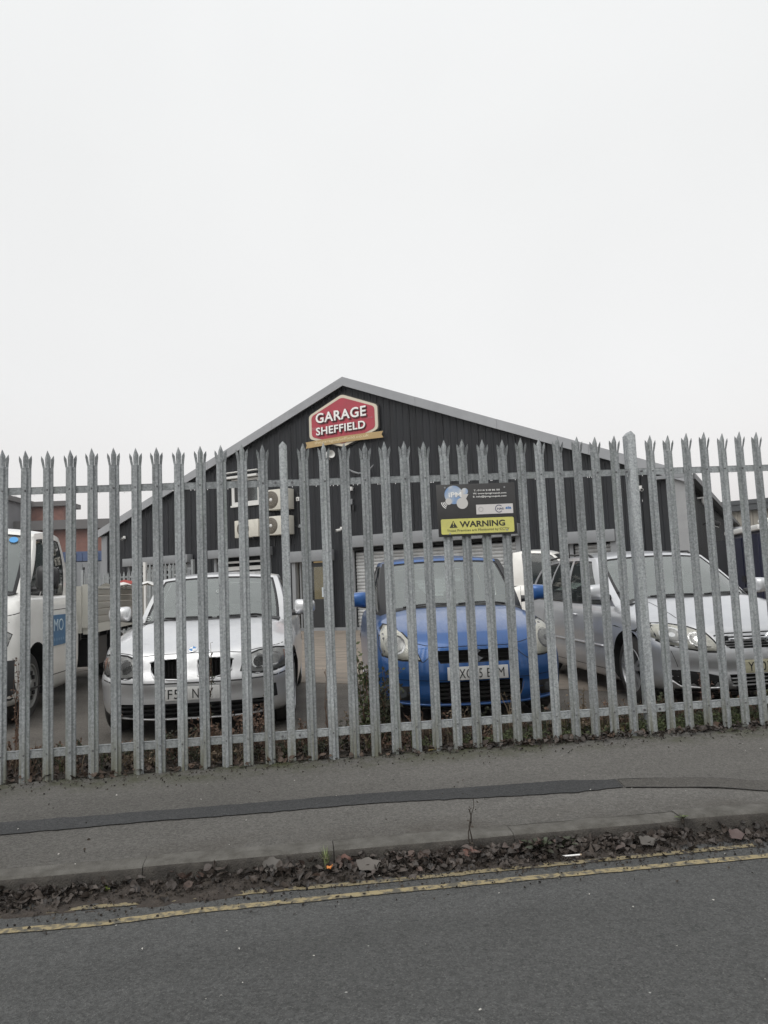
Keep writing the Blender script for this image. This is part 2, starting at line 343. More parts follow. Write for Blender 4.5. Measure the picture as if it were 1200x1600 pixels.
# ------------------------------------------------------------ ground
def sheet(name, s0, s1, ns, t0, t1, ntt, zf, m, parent=None, kind='structure'):
    """grid in street frame; mesh coordinates are (s,t,z) with the object turned into place"""
    vs = []; fs = []
    for i in range(ns + 1):
        for j in range(ntt + 1):
            s = s0 + (s1 - s0) * i / ns; t = t0 + (t1 - t0) * j / ntt; vs.append((s, t, zf(s, t)))
    for i in range(ns):
        for j in range(ntt):
            a = i * (ntt + 1) + j; fs.append((a, a + ntt + 1, a + ntt + 2, a + 1))
    b = MB(); b.add(vs, fs); o = b.build(name, m, parent, smooth=True, loc=OF[:], rot=(0, 0, FA))
    if parent is None and kind: o['kind'] = kind
    return o
sheet('ground', -600, 600, 8, -600, 900, 8, lambda s, t: -0.05, mat('far ground', (0.10, 0.095, 0.085), 0.9, var=0.3, scale=0.05))
sheet('road', -60, 60, 2, -10, KT + 0.02, 2, lambda s, t: 0.0, road_m)
sheet('pavement', -16, 16, 160, KT + 0.118, 0.06, 24, lambda s, t: zpave(s, t) + 0.004 * fbm(s * 1.3, t * 2), pave_m)
def verge_z(s, t):
    k = min(1, max(0, (t - 0.04) / 0.5)); return zpave(s, 0) * (1 - k) + 0.16 * k + (0.03 * abs(fbm(s * 3, t * 4)) + 0.012 * fbm(s * 9, t * 9)) * math.sin(math.pi * min(1, max(0, (t + .02) / 0.8))) + 0.004
vg = sheet('soil_strip', -16, 16, 260, 0.0, 0.74, 12, verge_z, soil_m)
sheet('yard', -60, 80, 2, 0.70, 120, 2, lambda s, t: 0.16, yard_m)
# concrete apron in front of the garage with saw-cut joints
GO = Vector((-9.80, 25.972, 0.16)); GA = math.atan2(-0.4648174, 0.88540656)
GU = Vector((math.cos(GA), math.sin(GA), 0)); GV = Vector((-math.sin(GA), math.cos(GA), 0))
ap = empty('yard_apron', GO, GA, kind='structure')
bay = None
for i in range(-3, 8):
    for j in range(3):
        x0, y0 = i * 3.4, -1.02 - (j + 1) * 3.05
        b = MB(); b.box(x0 + .012, x0 + 3.388, y0 + .012, y0 + 3.038, -0.05, 0.005 + 0.002 * ((i * 7 + j * 3) % 3)); b.build('concrete_bay', conc_m, ap)
b = MB(); b.box(-10.5, 27.3, -1.0, -0.005, -0.05, 0.012); b.build('threshold_strip', conc_m, ap)

# kerb stones
kb = empty('kerb', OF, FA, kind='structure')
s0 = -0.54 - 0.915 * 14
for i in range(30):
    a, c = s0 + i * 0.915 + 0.002, s0 + (i + 1) * 0.915 - 0.002
    if i == 14 + 2: pass
    vs = []; n = 6; dy = random.uniform(-.004, .004); dz = random.uniform(-.002, .003)
    for q in range(n + 1):
        s = a + (c - a) * q / n; h = hk(s) + dz + (0.008 if i == 16 else 0)
        for (tt, zz) in ((0, -0.2), (-0.004, h - 0.03), (0.006, h - 0.010), (0.022, h), (0.128, h + 0.003), (0.130, -0.2)):
            vs.append((s, KT + tt + dy, zz + 0.0015 * fbm(s * 14, tt * 60)))
    fs = [(q * 6 + j, q * 6 + j + 1, q * 6 + j + 7, q * 6 + j + 6) for q in range(n) for j in range(5)] + [tuple(range(6)), tuple(n * 6 + j for j in (5, 4, 3, 2, 1, 0))]
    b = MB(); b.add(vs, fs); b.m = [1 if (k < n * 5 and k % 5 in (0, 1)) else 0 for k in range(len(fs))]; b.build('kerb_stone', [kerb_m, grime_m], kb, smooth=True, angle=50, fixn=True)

def strip(name, top, bot, zf, m, jag=0.0, step=0.02, kind='structure'):
    """band between two world polylines"""
    def samp(pl):
        P = [Vector((x, y)) for x, y in pl]; o = []
        L_ = [0]
        for i in range(1, len(P)): L_.append(L_[-1] + (P[i] - P[i - 1]).length)
        return P, L_
    xs0, xs1 = max(top[0][0], bot[0][0]), min(top[-1][0], bot[-1][0]); n = int((xs1 - xs0) / step); vs = []; fs = []
    for i in range(n + 1):
        x = xs0 + (xs1 - xs0) * i / n
        for q, pl in enumerate((bot, top)):
            y = float(np.interp(x, [p[0] for p in pl], [p[1] for p in pl])) + jag * fbm(x * 9, q * 7.3, 2, 5)
            s, t = tos(x, y); vs.append((x, y, zf(s, t)))
    for i in range(n): fs.append((2 * i, 2 * i + 2, 2 * i + 3, 2 * i + 1))
    b = MB(); b.add(vs, fs); o = b.build(name, m); o['kind'] = kind; return o
zp4 = lambda s, t: zpave(s, t) + 0.004 * fbm(s * 1.3, t * 2) + 0.006
strip('trench_reinstatement', [(-9, 3.55), (-2.28, 4.43), (-1.21, 4.55), (-0.07, 4.69), (1.04, 4.775), (1.36, 4.76)], [(-9, 3.35), (-2.17, 4.22), (-1.16, 4.36), (-0.07, 4.49), (1.06, 4.545), (1.37, 4.60)], zp4, patch_m, jag=0.012)
old_m = asphalt('old trench tarmac', (0.066, 0.062, 0.056), (0.056, 0.053, 0.047), (0.13, 0.12, 0.11), 0.05)
strip('old_trench_reinstatement', [(1.37, 4.755), (2.25, 4.70), (6, 4.9)], [(1.37, 4.59), (2.13, 4.50), (6, 4.7)], zp4, old_m, jag=0.01)
seam_m = mat('tar seam', (0.022, 0.021, 0.02), 0.8)
for pl in ([(1.37, 4.755), (2.25, 4.70), (6, 4.9)], [(1.37, 4.59), (2.13, 4.50), (6, 4.7)]):
    strip('tar_seam', [(x, y + .003) for x, y in pl], [(x, y - .002) for x, y in pl], lambda s, t: zp4(s, t) + 0.002, seam_m, jag=0.004)
yo = [(-9, 2.34), (-1.7, 3.29), (-1.29, 3.325), (-0.91, 3.41), (-0.07, 3.53), (0.82, 3.645), (1.78, 3.765), (9, 4.72)]
yi = [(-9, 2.52), (-1.77, 3.45), (-0.69, 3.59), (-0.07, 3.655), (0.63, 3.755), (1.79, 3.91)]
strip('outer_yellow_line', [(x, y + .025) for x, y in yo], [(x, y - .025) for x, y in yo], lambda s, t: 0.004, yel_m, jag=0.006)
strip('inner_yellow_line', [(x, y + .022) for x, y in yi], [(x, y - .022) for x, y in yi], lambda s, t: 0.004, yel2_m, jag=0.009)
# mud bank in the gutter
def mudz(s, t):
    d = (KT - t)                               # distance out from the kerb
    wdt = 0.145 + 0.025 * fbm(s * 1.1, 3, 1) + 0.02 * fbm(s * 4, 8, 1) + 0.08 / (1 + math.exp((s + .75) * 8)) + 0.05 * math.exp(-((s - .35) / .22) ** 2)
    if s > 1.2: wdt -= 0.05
    k = 1 - d / max(0.05, wdt)
    return (0.022 * max(k, -0.3) + 0.018 * fbm(s * 7, t * 9, 5) * max(0, min(1, k * 3 + .3)) + 0.006 * fbm(s * 30, t * 30)) + (0.002 if k > 0 else -0.012)
sheet('gutter_mud', -6, 5, 900, KT - 0.34, KT + 0.01, 32, mudz, dirt_m)

# ------------------------------------------------------------ palisade fence
fence = empty('palisade_fence', OF, FA, 'long grey galvanised palisade fence with three-pointed pales standing behind the pavement', 'fence')
P0 = (-2.7102 / math.cos(FA)); PP = 2.75 / 18
def s_of(i): return P0 + i * PP
PW = [(-.036, .005), (-.032, -.004), (-.0145, -.004), (-.0095, -.0205), (.0095, -.0205), (.0145, -.004), (.032, -.004), (.036, .005)]
def pale_mesh(H, jit):
    b = MB(); hs_ = H - 0.125; n = len(PW); th = 0.003
    fr = [(x, y) for x, y in PW]; bk = [(x * 0.95, y + th) for x, y in PW]
    vs = [(x, y, 0) for x, y in fr] + [(x, y, 0) for x, y in bk] + [(x, y, hs_) for x, y in fr] + [(x, y, hs_) for x, y in bk]
    fs = []
    for i in range(n - 1):
        fs += [(i, i + 1, 2 * n + i + 1, 2 * n + i), (n + i + 1, n + i, 3 * n + i, 3 * n + i + 1), (i + 1, i, n + i, n + i + 1), (2 * n + i, 2 * n + i + 1, 3 * n + i + 1, 3 * n + i)]
    fs += [(0, 2 * n, 3 * n, n), (n - 1, 2 * n - 1, 4 * n - 1, 3 * n - 1)]
    b.add(vs, fs)
    # centre spike: folded rib running up to the point
    z1, z2 = H - 0.05, H
    for sg in (-1, 1):
        pts = [(0, -.0165, hs_), (sg * .017, -.006, hs_), (sg * .0190, -.006, z1), (sg * .001, -.0170, z2), (0, -.0215, z1)]
        q = pts + [(x, y + th, z) for x, y, z in pts]
        f = [(0, 1, 2, 4), (4, 2, 3), (9, 7, 6, 5), (8, 7, 9), (1, 6, 7, 2), (2, 7, 8, 3), (3, 8, 9, 4)]
        if sg < 0: f = [k[::-1] for k in f]
        b.add(q, f)
        # splayed side tine
        o = [(sg * .0195, -.005, hs_ - .006), (sg * .036, .002, hs_ - .006), (sg * .0455, -.012, H - 0.066), (sg * .0430, -.014, H - 0.038), (sg * .0245, -.020, H - 0.068)]
        q = o + [(x, y + th, z) for x, y, z in o]
        f = [(0, 1, 2, 3, 4), (9, 8, 7, 6, 5), (0, 5, 6, 1), (1, 6, 7, 2), (2, 7, 8, 3), (3, 8, 9, 4), (4, 9, 5, 0)]
        if sg < 0: f = [k[::-1] for k in f]
        b.add(q, f)
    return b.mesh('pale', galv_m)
pm = [pale_mesh(2.325 + d, 0) for d in (-0.004, 0, 0.004)]
bolts = MB()
posts = (-23, -5, 13, 31, 49, 67)
for i in range(-26, 70):
    s = s_of(i); zb = zfence(s)
    if i in posts:
        b = MB(); w = .034; d = .05; H = 2.36 if i != 13 else 2.35; yb = .07
        y0 = 0.004 if i == 13 else -0.02
        b.add([(-w, y0, -.3), (w, y0, -.3), (w, yb, -.3), (-w, yb, -.3), (-w, y0, H - .035), (w, y0, H - .035), (w, yb, H - .035), (-w, yb, H - .035), (0, y0, H), (0, yb, H)],
              [(0, 1, 5, 8, 4), (2, 3, 7, 9, 6), (1, 2, 6, 5), (3, 0, 4, 7), (5, 6, 9, 8), (4, 8, 9, 7)])
        o = b.build('fence_post', galv_m, fence, bevel=0.003); o.location = (s, 0, zb); o.scale = ((1.0 if i == 31 else 0.88), 1, 1)
        for zr in (0.185, 2.03):
            for dx in (-.062, .062): bolts.lathe([(-.030, 0), (-.030, .009), (-.018, .010), (-.018, 0)], 6, 'y', (s + dx, 0.0, zb + zr))
        continue
    if i + 1 in posts and False: continue
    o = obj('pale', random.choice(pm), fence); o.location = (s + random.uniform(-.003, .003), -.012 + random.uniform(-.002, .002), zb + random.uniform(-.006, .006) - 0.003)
    o.rotation_euler = (random.uniform(-.002, .002), random.uniform(-.002, .002), random.uniform(-.03, .03))
    for zr in (0.185, 2.03): bolts.lathe([(-.036, 0), (-.036, .005), (-.030, .008), (-.026, .008), (-.026, 0)], 6, 'y', (s, 0.0, zb + zr))
drops = MB()
for q in range(90):
    s = random.uniform(-3.2, 3.6)
    if abs(((s - P0) / PP) % 1 - .5) > .27: continue
    drops.lathe([(-.006, 0), (-.0045, .003), (0, .0035), (.005, 0)], 6, 'z', (s, .003, zfence(s) + 2.03 - .030))
dp = drops.build('water_drops', mat('water drop', (0.9, 0.9, 0.9), .05), fence); dp['kind'] = 'stuff'
o = bolts.build('rail_bolts', mat('bolt steel', (0.12, 0.12, 0.125), 0.5, 0.5), fence); o['kind'] = 'stuff'
for k in range(len(posts) - 1):
    a, c = s_of(posts[k]) + .03, s_of(posts[k + 1]) - .03
    for zr in (0.185, 2.03):
        b = MB(); za, zc = zfence(a) + zr, zfence(c) + zr
        for (y0, y1, h0, h1) in ((0.001, 0.006, -.026, .026), (0.001, 0.045, .021, .026)):
            b.add([(a, y0, za + h0), (c, y0, zc + h0), (c, y1, zc + h0), (a, y1, za + h0), (a, y0, za + h1), (c, y0, zc + h1), (c, y1, zc + h1), (a, y1, za + h1)],
                  [(0, 3, 2, 1), (4, 5, 6, 7), (0, 1, 5, 4), (1, 2, 6, 5), (2, 3, 7, 6), (3, 0, 4, 7)])
        b.build('rail', galv_m, fence)

# warning sign wired to the pales
sgn = empty('warning_sign', st(0.709, -0.047, 1.931), FA + 0.0, 'black and yellow WARNING CCTV sign board fixed across the palisade pales', 'sign')
sgn.rotation_euler = (0, -0.008, FA)
b = MB(); b.box(-.307, .307, -.002, .004, -.199, .199); b.build('board', mat('sign board black', (0.035, 0.034, 0.034), 0.45, var=0.2), sgn, bevel=0.0015)
def panel(name, x0, x1, z0, z1, y, m, r=0.012):
    pts = []
    for cx_, cz_, a0 in ((x1 - r, z1 - r, 0), (x0 + r, z1 - r, 90), (x0 + r, z0 + r, 180), (x1 - r, z0 + r, 270)):
        for k in range(4): a = R(a0 + k * 30); pts.append((cx_ + r * math.cos(a), cz_ + r * math.sin(a)))
    b = MB(); b.prism(pts, y - .0015, y); return b.build(name, m, sgn)
def disc(name, x, z, r, y, m, par, n=28, r0=0, a0=0, a1=360, th=.0012):
    b = MB(); a0, a1 = R(a0), R(a1)
    if r0 == 0 and a1 - a0 > 6.28:
        b.prism([(x + r * math.cos(2 * math.pi * k / n), z + r * math.sin(2 * math.pi * k / n)) for k in range(n)], y - th, y)
    else:
        o_ = [(x + r * math.cos(a0 + (a1 - a0) * k / n), z + r * math.sin(a0 + (a1 - a0) * k / n)) for k in range(n + 1)]
        i_ = [(x + r0 * math.cos(a0 + (a1 - a0) * k / n), z + r0 * math.sin(a0 + (a1 - a0) * k / n)) for k in range(n + 1)]
        for k in range(n): b.prism([o_[k], o_[k + 1], i_[k + 1], i_[k]], y - th, y)
    return b.build(name, m, par)
signyel = mat('sign yellow', (0.62, 0.60, 0.16), 0.4, col2=(0.52, 0.50, 0.16), scale=7)
panel('yellow_panel', -.286, .283, -.182, -.066, -.002, signyel, .012)
dk = mat('sign dark ink', (0.03, 0.03, 0.02), 0.5)
text_into('warning_lettering', 'WARNING', .035, -.130, .355, .044, -.0035, dk, sgn, bold=0.03, depth=.001)
text_into('warning_small_lettering', 'These Premises are Monitored by CCTV', 0.0, -.163, .485, .018, -.0035, dk, sgn, bold=0.0, depth=.001)
b = MB(); b.prism([(-.222, -.133), (-.160, -.133), (-.191, -.079)], -.0045, -.0035); b.prism([(-.1945, -.110), (-.1875, -.110), (-.189, -.098), (-.193, -.098)][::-1], -.0046, -.0046 + .001, 1); 
b.prism([(-.1935, -.112), (-.1885, -.112), (-.1865, -.092), (-.1955, -.092)], -.0053, -.0045, 1); b.prism([(-.1935, -.126), (-.1885, -.126), (-.1885, -.119), (-.1935, -.119)], -.0053, -.0045, 1)
b.build('hazard_triangle', [dk, signyel], sgn)
ball = bpy.data.materials.new('logo ball'); t, bb = nodes(ball); N, L = t.nodes, t.links
tcx = N.new('ShaderNodeTexCoord'); nn = N.new('ShaderNodeTexNoise'); nn.inputs['Scale'].default_value = 9; rr = N.new('ShaderNodeValToRGB')
rr.color_ramp.elements[0].position = .4; rr.color_ramp.elements[0].color = (0.16, 0.28, 0.50, 1); rr.color_ramp.elements[1].position = .62; rr.color_ramp.elements[1].color = (0.55, 0.58, 0.60, 1)
L.new(tcx.outputs['Object'], nn.inputs[0]); L.new(nn.outputs['Fac'], rr.inputs[0]); L.new(rr.outputs[0], bb.inputs['Base Color'])
pale_l = mat('logo pale', (0.55, 0.54, 0.52), 0.5)
disc('logo_disc', -.175, .118, .071, -.002, ball, sgn); disc('logo_disc', -.088, .142, .026, -.002, ball, sgn)
disc('logo_disc', -.112, .052, .044, -.0035, pale_l, sgn); disc('logo_disc', -.217, .068, .025, -.0035, pale_l, sgn)
b = MB(); b.prism([(-.118, .150), (-.1, .150), (-.1, .120), (-.06, .120), (-.09, .07), (-.118, .08)], -.0035, -.002); b.build('logo_flash', pale_l, sgn)
for r in (.032, .044, .056): disc('logo_wave', -.217, .068, r + .003, -.0025, whitel_m, sgn, 10, r - .003, 185, 245)
text_into('logo_lettering', 'iPM', -.165, .100, .10, .038, -.0045, whitel_m, sgn, bold=0.02, depth=.001)
for k, s in enumerate(('T: 0114 218 86 50', 'W: www.ipmgroupuk.com', 'E: info@ipmgroupuk.com')):
    text_into('contact_lettering', s, .106 if k else .085, .140 - .024 * k, (.205 if k == 0 else .262), .0125, -.0035, whitel_m, sgn, bold=0.012, depth=.001)
panel('accreditation_panel', -.006, .283, -.038, .036, -.002, mat('panel white', (0.60, 0.58, 0.57), 0.5), .002)
disc('accreditation_ring', .03, 0.0, .020, -.0035, mat('faint grey', (0.45, 0.44, 0.43), 0.5), sgn, 20, .014)
disc('accreditation_ring', .172, .0, .030, -.0035, mat('navy ink', (0.03, 0.035, 0.10), 0.5), sgn, 20, .025, 40, 320)
text_into('accreditation_lettering', 'HAS', .183, -.008, .05, .016, -.0035, MATS['navy ink'], sgn, bold=0.02, depth=.001)
text_into('accreditation_lettering', 'sia', .247, -.004, .045, .022, -.0035, mat('blue ink', (0.04, 0.16, 0.40), 0.5), sgn, bold=0.03, depth=.001)
b = MB(); b.box(.222, .272, -.003, -.002, -.032, -.010); b.build('accreditation_block', mat('blue block', (0.10, 0.28, 0.48), 0.5), sgn)
for x, z in ((-.24, .175), (.225, .165), (-.22, -.178), (.225, -.165)):
    disc('sign_screw', x, z, .007, -.004, alloy_m, sgn, 10)

# ------------------------------------------------------------ the garage
gar = empty('garage_building', GO, GA, 'dark charcoal clad garage with a shallow gabled roof and grey roller shutters', 'building')
GW, GE_, GR, RX = 18.87, 3.42, 7.12, 9.98      # width, wall height at the eaves, at the ridge, ridge x
def roofz(x): return GE_ + (GR - GE_) * (x / RX if x < RX else (GW - x) / (GW - RX))
OPEN = [(1.25, 3.98, 0, 2.40), (5.0, 7.1, 0, 2.42), (8.1, 9.3, 0, 2.2), (10.05, 14.9, 0, 2.5), (16.3, 17.2, 0, 2.2)]
WIN = (5.72, 6.80, 3.92, 4.74)
def wall_cols(x0, x1, spans, topf, y, sgn=1):
    """ribbed sheet: crown, slope, pan, slope ; returns an MB"""
    b = MB()
    for z0, z1 in spans:
        pass
    return b
RIB = 0.2
def ribbed(x0, x1, zr, step=RIB, d=0.016):
    """zr(x)-> list of (zlo,zhi); profile repeats every step"""
    b = MB(); n = max(1, round((x1 - x0) / step)); w = (x1 - x0) / n
    for i in range(n):
        a = x0 + i * w
        xs = [(a, 0), (a + w * .60, 0), (a + w * .68, -d), (a + w * .92, -d), (a + w, 0)]
        for lo, hi in zr(a + w / 2):
            vs = []
            for x, y in xs:
                t = hi(x) if callable(hi) else hi
                vs += [(x, y, lo), (x, y, t)]
            b.add(vs, [(2 * k, 2 * k + 2, 2 * k + 3, 2 * k + 1) for k in range(4)])
    return b
def zr_front(x):
    lo = [(0, roofz)]
    for a, c, z0, z1 in OPEN:
        if a < x < c: return [(z1, roofz)]
    if WIN[0] < x < WIN[1]: return [(0, WIN[2]), (WIN[3], roofz)]
    return lo
k = 0
edges = [0.0]
while edges[-1] < GW - .3: edges.append(min(GW, edges[-1] + 1.0))
for a, c in zip(edges[:-1], edges[1:]):
    ribbed(a + .004, c - .004, zr_front).build('cladding_sheet', clad_m, gar)
b = MB(); b.box(0.02, 1.0, .10, .14, 0, 3.3); b.build('inner_lining', void_m, gar)
# dark interior behind the openings
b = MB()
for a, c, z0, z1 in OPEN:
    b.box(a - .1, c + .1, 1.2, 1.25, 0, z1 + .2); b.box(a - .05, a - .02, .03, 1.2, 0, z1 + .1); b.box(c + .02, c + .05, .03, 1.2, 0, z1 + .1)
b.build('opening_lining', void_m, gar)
DEP = 26.0
# side and rear walls
for x, nm in ((GW, 'side_wall'), (0.0, 'side_wall')):
    b = ribbed(0, DEP, lambda t: [(0, GE_)], 0.25)
    vs = [(x + (-y if x > 1 else y), t, z) for t, y, z in b.v]; b.v = vs; b.build(nm, clad_m, gar)
b = MB(); b.add([(0, DEP, 0), (GW, DEP, 0), (GW, DEP, GE_), (RX, DEP, GR), (0, DEP, GE_)], [(0, 1, 2, 3, 4)]); b.build('rear_wall', clad_m, gar)
# roof: two ribbed slopes
roof_m = mat('roof sheeting', (0.20, 0.205, 0.21), 0.5, var=0.2, scale=1)
for sg in (0, 1):
    b = MB(); n = 104
    for i in range(n):
        y = -0.12 + i * .25; xe = -0.22 if sg == 0 else GW + .22
        sl = (GR - GE_) / (RX if sg == 0 else GW - RX); ze = GR - sl * abs(RX - xe) + .10; zr_ = GR + .10
        ys = [y, y + .16, y + .185, y + .225, y + .25]; dz = [0, 0, .03, .03, 0]
        vs = [];
        for yy, d in zip(ys, dz): vs += [(xe, yy, ze + d), (RX, yy, zr_ + d)]
        b.add(vs, [(2 * q, 2 * q + 1, 2 * q + 3, 2 * q + 2) for q in range(4)])
    b.build('roof_slope', roof_m, gar)
# verge flashings (two faces: a vertical fascia and the top fold)
for sg in (0, 1):
    xe = -0.24 if sg == 0 else GW + .30; sl = (GR - GE_) / (RX if sg == 0 else GW - RX)
    nseg = 4
    for q in range(nseg):
        xa, xb = RX + (xe - RX) * q / nseg, RX + (xe - RX) * (q + 1) / nseg
        xb2 = xb + (0.006 if sg == 0 else -0.006)
        za, zb_ = GR - sl * abs(RX - xa), GR - sl * abs(RX - xb)
        b = MB()
        pts = [(xa, za + .20), (xb2, zb_ + .20), (xb2, zb_ - .06), (xa, za - .06)]
        b.prism(pts, -.19, -.155)
        b.prism([(xa, za + .20), (xb2, zb_ + .20), (xb2, zb_ + .17), (xa, za + .17)], -.155, .12)
        b.build('verge_flashing', verge_m, gar)
# corner trims, gutters, downpipes
b = MB(); b.box(-.06, .20, -.075, -.034, 0, 3.36); b.build('corner_trim', trim_m, gar)
b = MB(); b.box(GW - .16, GW + .22, -.09, -.034, 0, 3.44); b.box(GW + .16, GW + .22, -.034, .25, 0, 3.40); b.build('corner_trim', mat('pale trim', (0.31, 0.315, 0.32), 0.5, var=0.1), gar)
b = MB(); b.box(GW - .62, GW - .60 + .9, -.20, -.10, 3.42, 3.50); b.build('eaves_cap', trim_m, gar)
for x0, x1 in ((-.34, -.2), (GW + .2, GW + .34)):
    b = MB(); b.box(x0, x1, -.15, DEP, 3.36, 3.50); b.build('gutter', mat('gutter grey', (0.12, 0.125, 0.13), 0.5), gar)
b = MB(); b.tube([(GW + .27, -.05, 3.36), (GW + .27, -.05, 3.0), (GW + .27, -.05, 0.05)], .035, 8); b.build('downpipe', black_m, gar)
# header boxes and shutters
def header(x0, x1, z0, z1, d=.30): b = MB(); b.box(x0, x1, -d, -.032, z0, z1); b.build('shutter_header', trim_m, gar, bevel=.006)
def shutter(x0, x1, z0, z1, name='roller_shutter', pitch=.095, y=.06):
    b = MB(); n = int((z1 - z0) / pitch)
    for i in range(n):
        z = z0 + i * pitch
        pr = [(0, 0), (-.016, .012), (-.024, .04), (-.018, .07), (0, .085), (.004, pitch)]
        vs = []
        for dy, dz in pr: vs += [(x0, y + dy, z + dz), (x1, y + dy, z + dz)]
        b.add(vs, [(2 * q, 2 * q + 1, 2 * q + 3, 2 * q + 2) for q in range(5)])
    b.build(name, shut_m, gar, smooth=True, angle=30)
def guide(x, z1, w=.09, d=.10): b = MB(); b.box(x, x + w, -d, -.03, 0, z1); b.build('shutter_guide', trim_m, gar)
header(1.18, 4.05, 2.24, 2.50); guide(3.86, 2.24, .14); guide(1.22, 2.24, .1); shutter(1.3, 3.88, 2.02, 2.24, y=.04)
b = MB(); b.box(1.35, 3.85, -.10, -.06, 1.86, 1.90); b.box(1.35, 3.85, .2, .24, 0.0, 2.1, 1); b.build('raised_door_edge', [white_m, void_m], gar)
header(4.90, 7.22, 2.30, 2.56); guide(4.98, 2.30, .1); guide(7.06, 2.3, .1)
b = MB(); b.box(5.1, 7.0, -.06, -.03, 2.12, 2.18); b.box(5.1, 7.0, .03, .06, 1.90, 2.02); b.build('raised_door_edge', white_m, gar); shutter(5.1, 7.05, 0.05, 1.86, y=.10)
header(7.95, 9.40, 2.02, 2.34, .28)
for x in (8.02, 9.22): guide(x, 2.02, .12, .20)
guide(8.20, 2.02, .05, .06); guide(8.42, 2.02, .07, .06)
header(9.98, 15.0, 2.34, 2.66, .30); guide(9.98, 2.34, .10); guide(14.86, 2.34, .12); shutter(10.08, 14.88, .02, 2.26)
b = MB(); b.box(10.08, 14.88, -.10, .05, 2.26, 2.335); b.build('shutter_slot', void_m, gar)
header(16.05, 17.35, 2.05, 2.34, .26); guide(17.22, 2.05, .26, .18); guide(16.22, 2.05, .09); shutter(16.32, 17.2, .02, 2.04)
b = MB(); b.box(-.02, GW + .05, -.045, -.030, 0.0, .10); b.build('base_flashing', trim_m, gar)
# entrance door: glazed leaf with a kick panel and a notice
dr = obj('door', None, gar, (8.5, -.012, 0)); dr.name = 'door'
b = MB(); b.box(0, .05, 0, .05, .03, 1.98); b.box(.66, .72, 0, .05, .03, 1.98); b.box(.05, .66, 0, .05, 1.86, 1.98); b.box(.05, .66, 0, .05, .03, .10); b.build('door_frame', mat('dark door frame', (0.05, 0.052, 0.056), 0.4), dr)
b = MB(); b.box(.05, .66, .018, .03, .10, .92); b.build('kick_panel', mat('door kick panel', (0.02, 0.021, 0.023), 0.4), dr)
b = MB(); b.box(.05, .66, .018, .028, .92, 1.86); b.build('door_glass', pane_m, dr)
b = MB(); b.box(.42, .62, .008, .012, .98, 1.26); b.build('notice', mat('notice paper', (0.5, 0.55, 0.58), 0.6), dr)
b = MB(); b.prism([(.46 + .04 * math.cos(t * .6) + .05, 1.15 + .04 * math.sin(t * .6)) for t in range(10)], .005, .007); b.build('notice_mark', mat('notice blue', (0.03, 0.07, 0.16), 0.5), dr)
# lobby behind the glass, its wall given an added warm glow to brighten it
lobby_glow_m = mat('lobby wall glow', (0.36, 0.25, 0.10), 0.7, col2=(0.14, 0.12, 0.07), scale=2.4)
lobby_glow_m.node_tree.nodes['Principled BSDF'].inputs['Emission Color'].default_value = (1, .72, .36, 1); lobby_glow_m.node_tree.nodes['Principled BSDF'].inputs['Emission Strength'].default_value = .22
b = MB(); b.box(8.3, 9.4, .55, .6, 0, 2.2); b.build('lobby_glow_wall', lobby_glow_m, gar)
# upstairs window
wn = obj('window', None, gar, (WIN[0], -.03, WIN[2])); ww, wh = WIN[1] - WIN[0], WIN[3] - WIN[2]
b = MB()
for a in ((0, ww, 0, .10), (0, ww, wh - .07, wh), (0, .10, .10, wh - .07), (ww - .07, ww, .10, wh - .07), (ww * .5 - .035, ww * .5 + .035, .10, wh - .07), (-.04, ww + .04, -.05, 0)):
    b.box(a[0], a[1], -.05 if a[2] < 0 else -.03, .03, a[2], a[3])
b.build('window_frame', white_m, wn)
b = MB(); b.box(.1, ww - .07, 0, .01, .1, wh - .07); b.build('window_glass', pane_m, wn)
b = MB(); b.box(.02, ww, .25, .28, 0, wh); b.box(.15, .45, .12, .14, .1, wh - .1, 1); b.build('room_dark', [mat('room dim', (0.05, 0.05, 0.05), 0.8), mat('blind', (0.22, 0.22, 0.21), 0.8)], wn)
b = MB(); b.box(-.25, ww + .03, -.20, -.03, wh + .02, wh + .09); b.box(-.25, ww + .03, -.18, -.03, wh + .20, wh + .23); b.build('pelmet', white_m, wn)

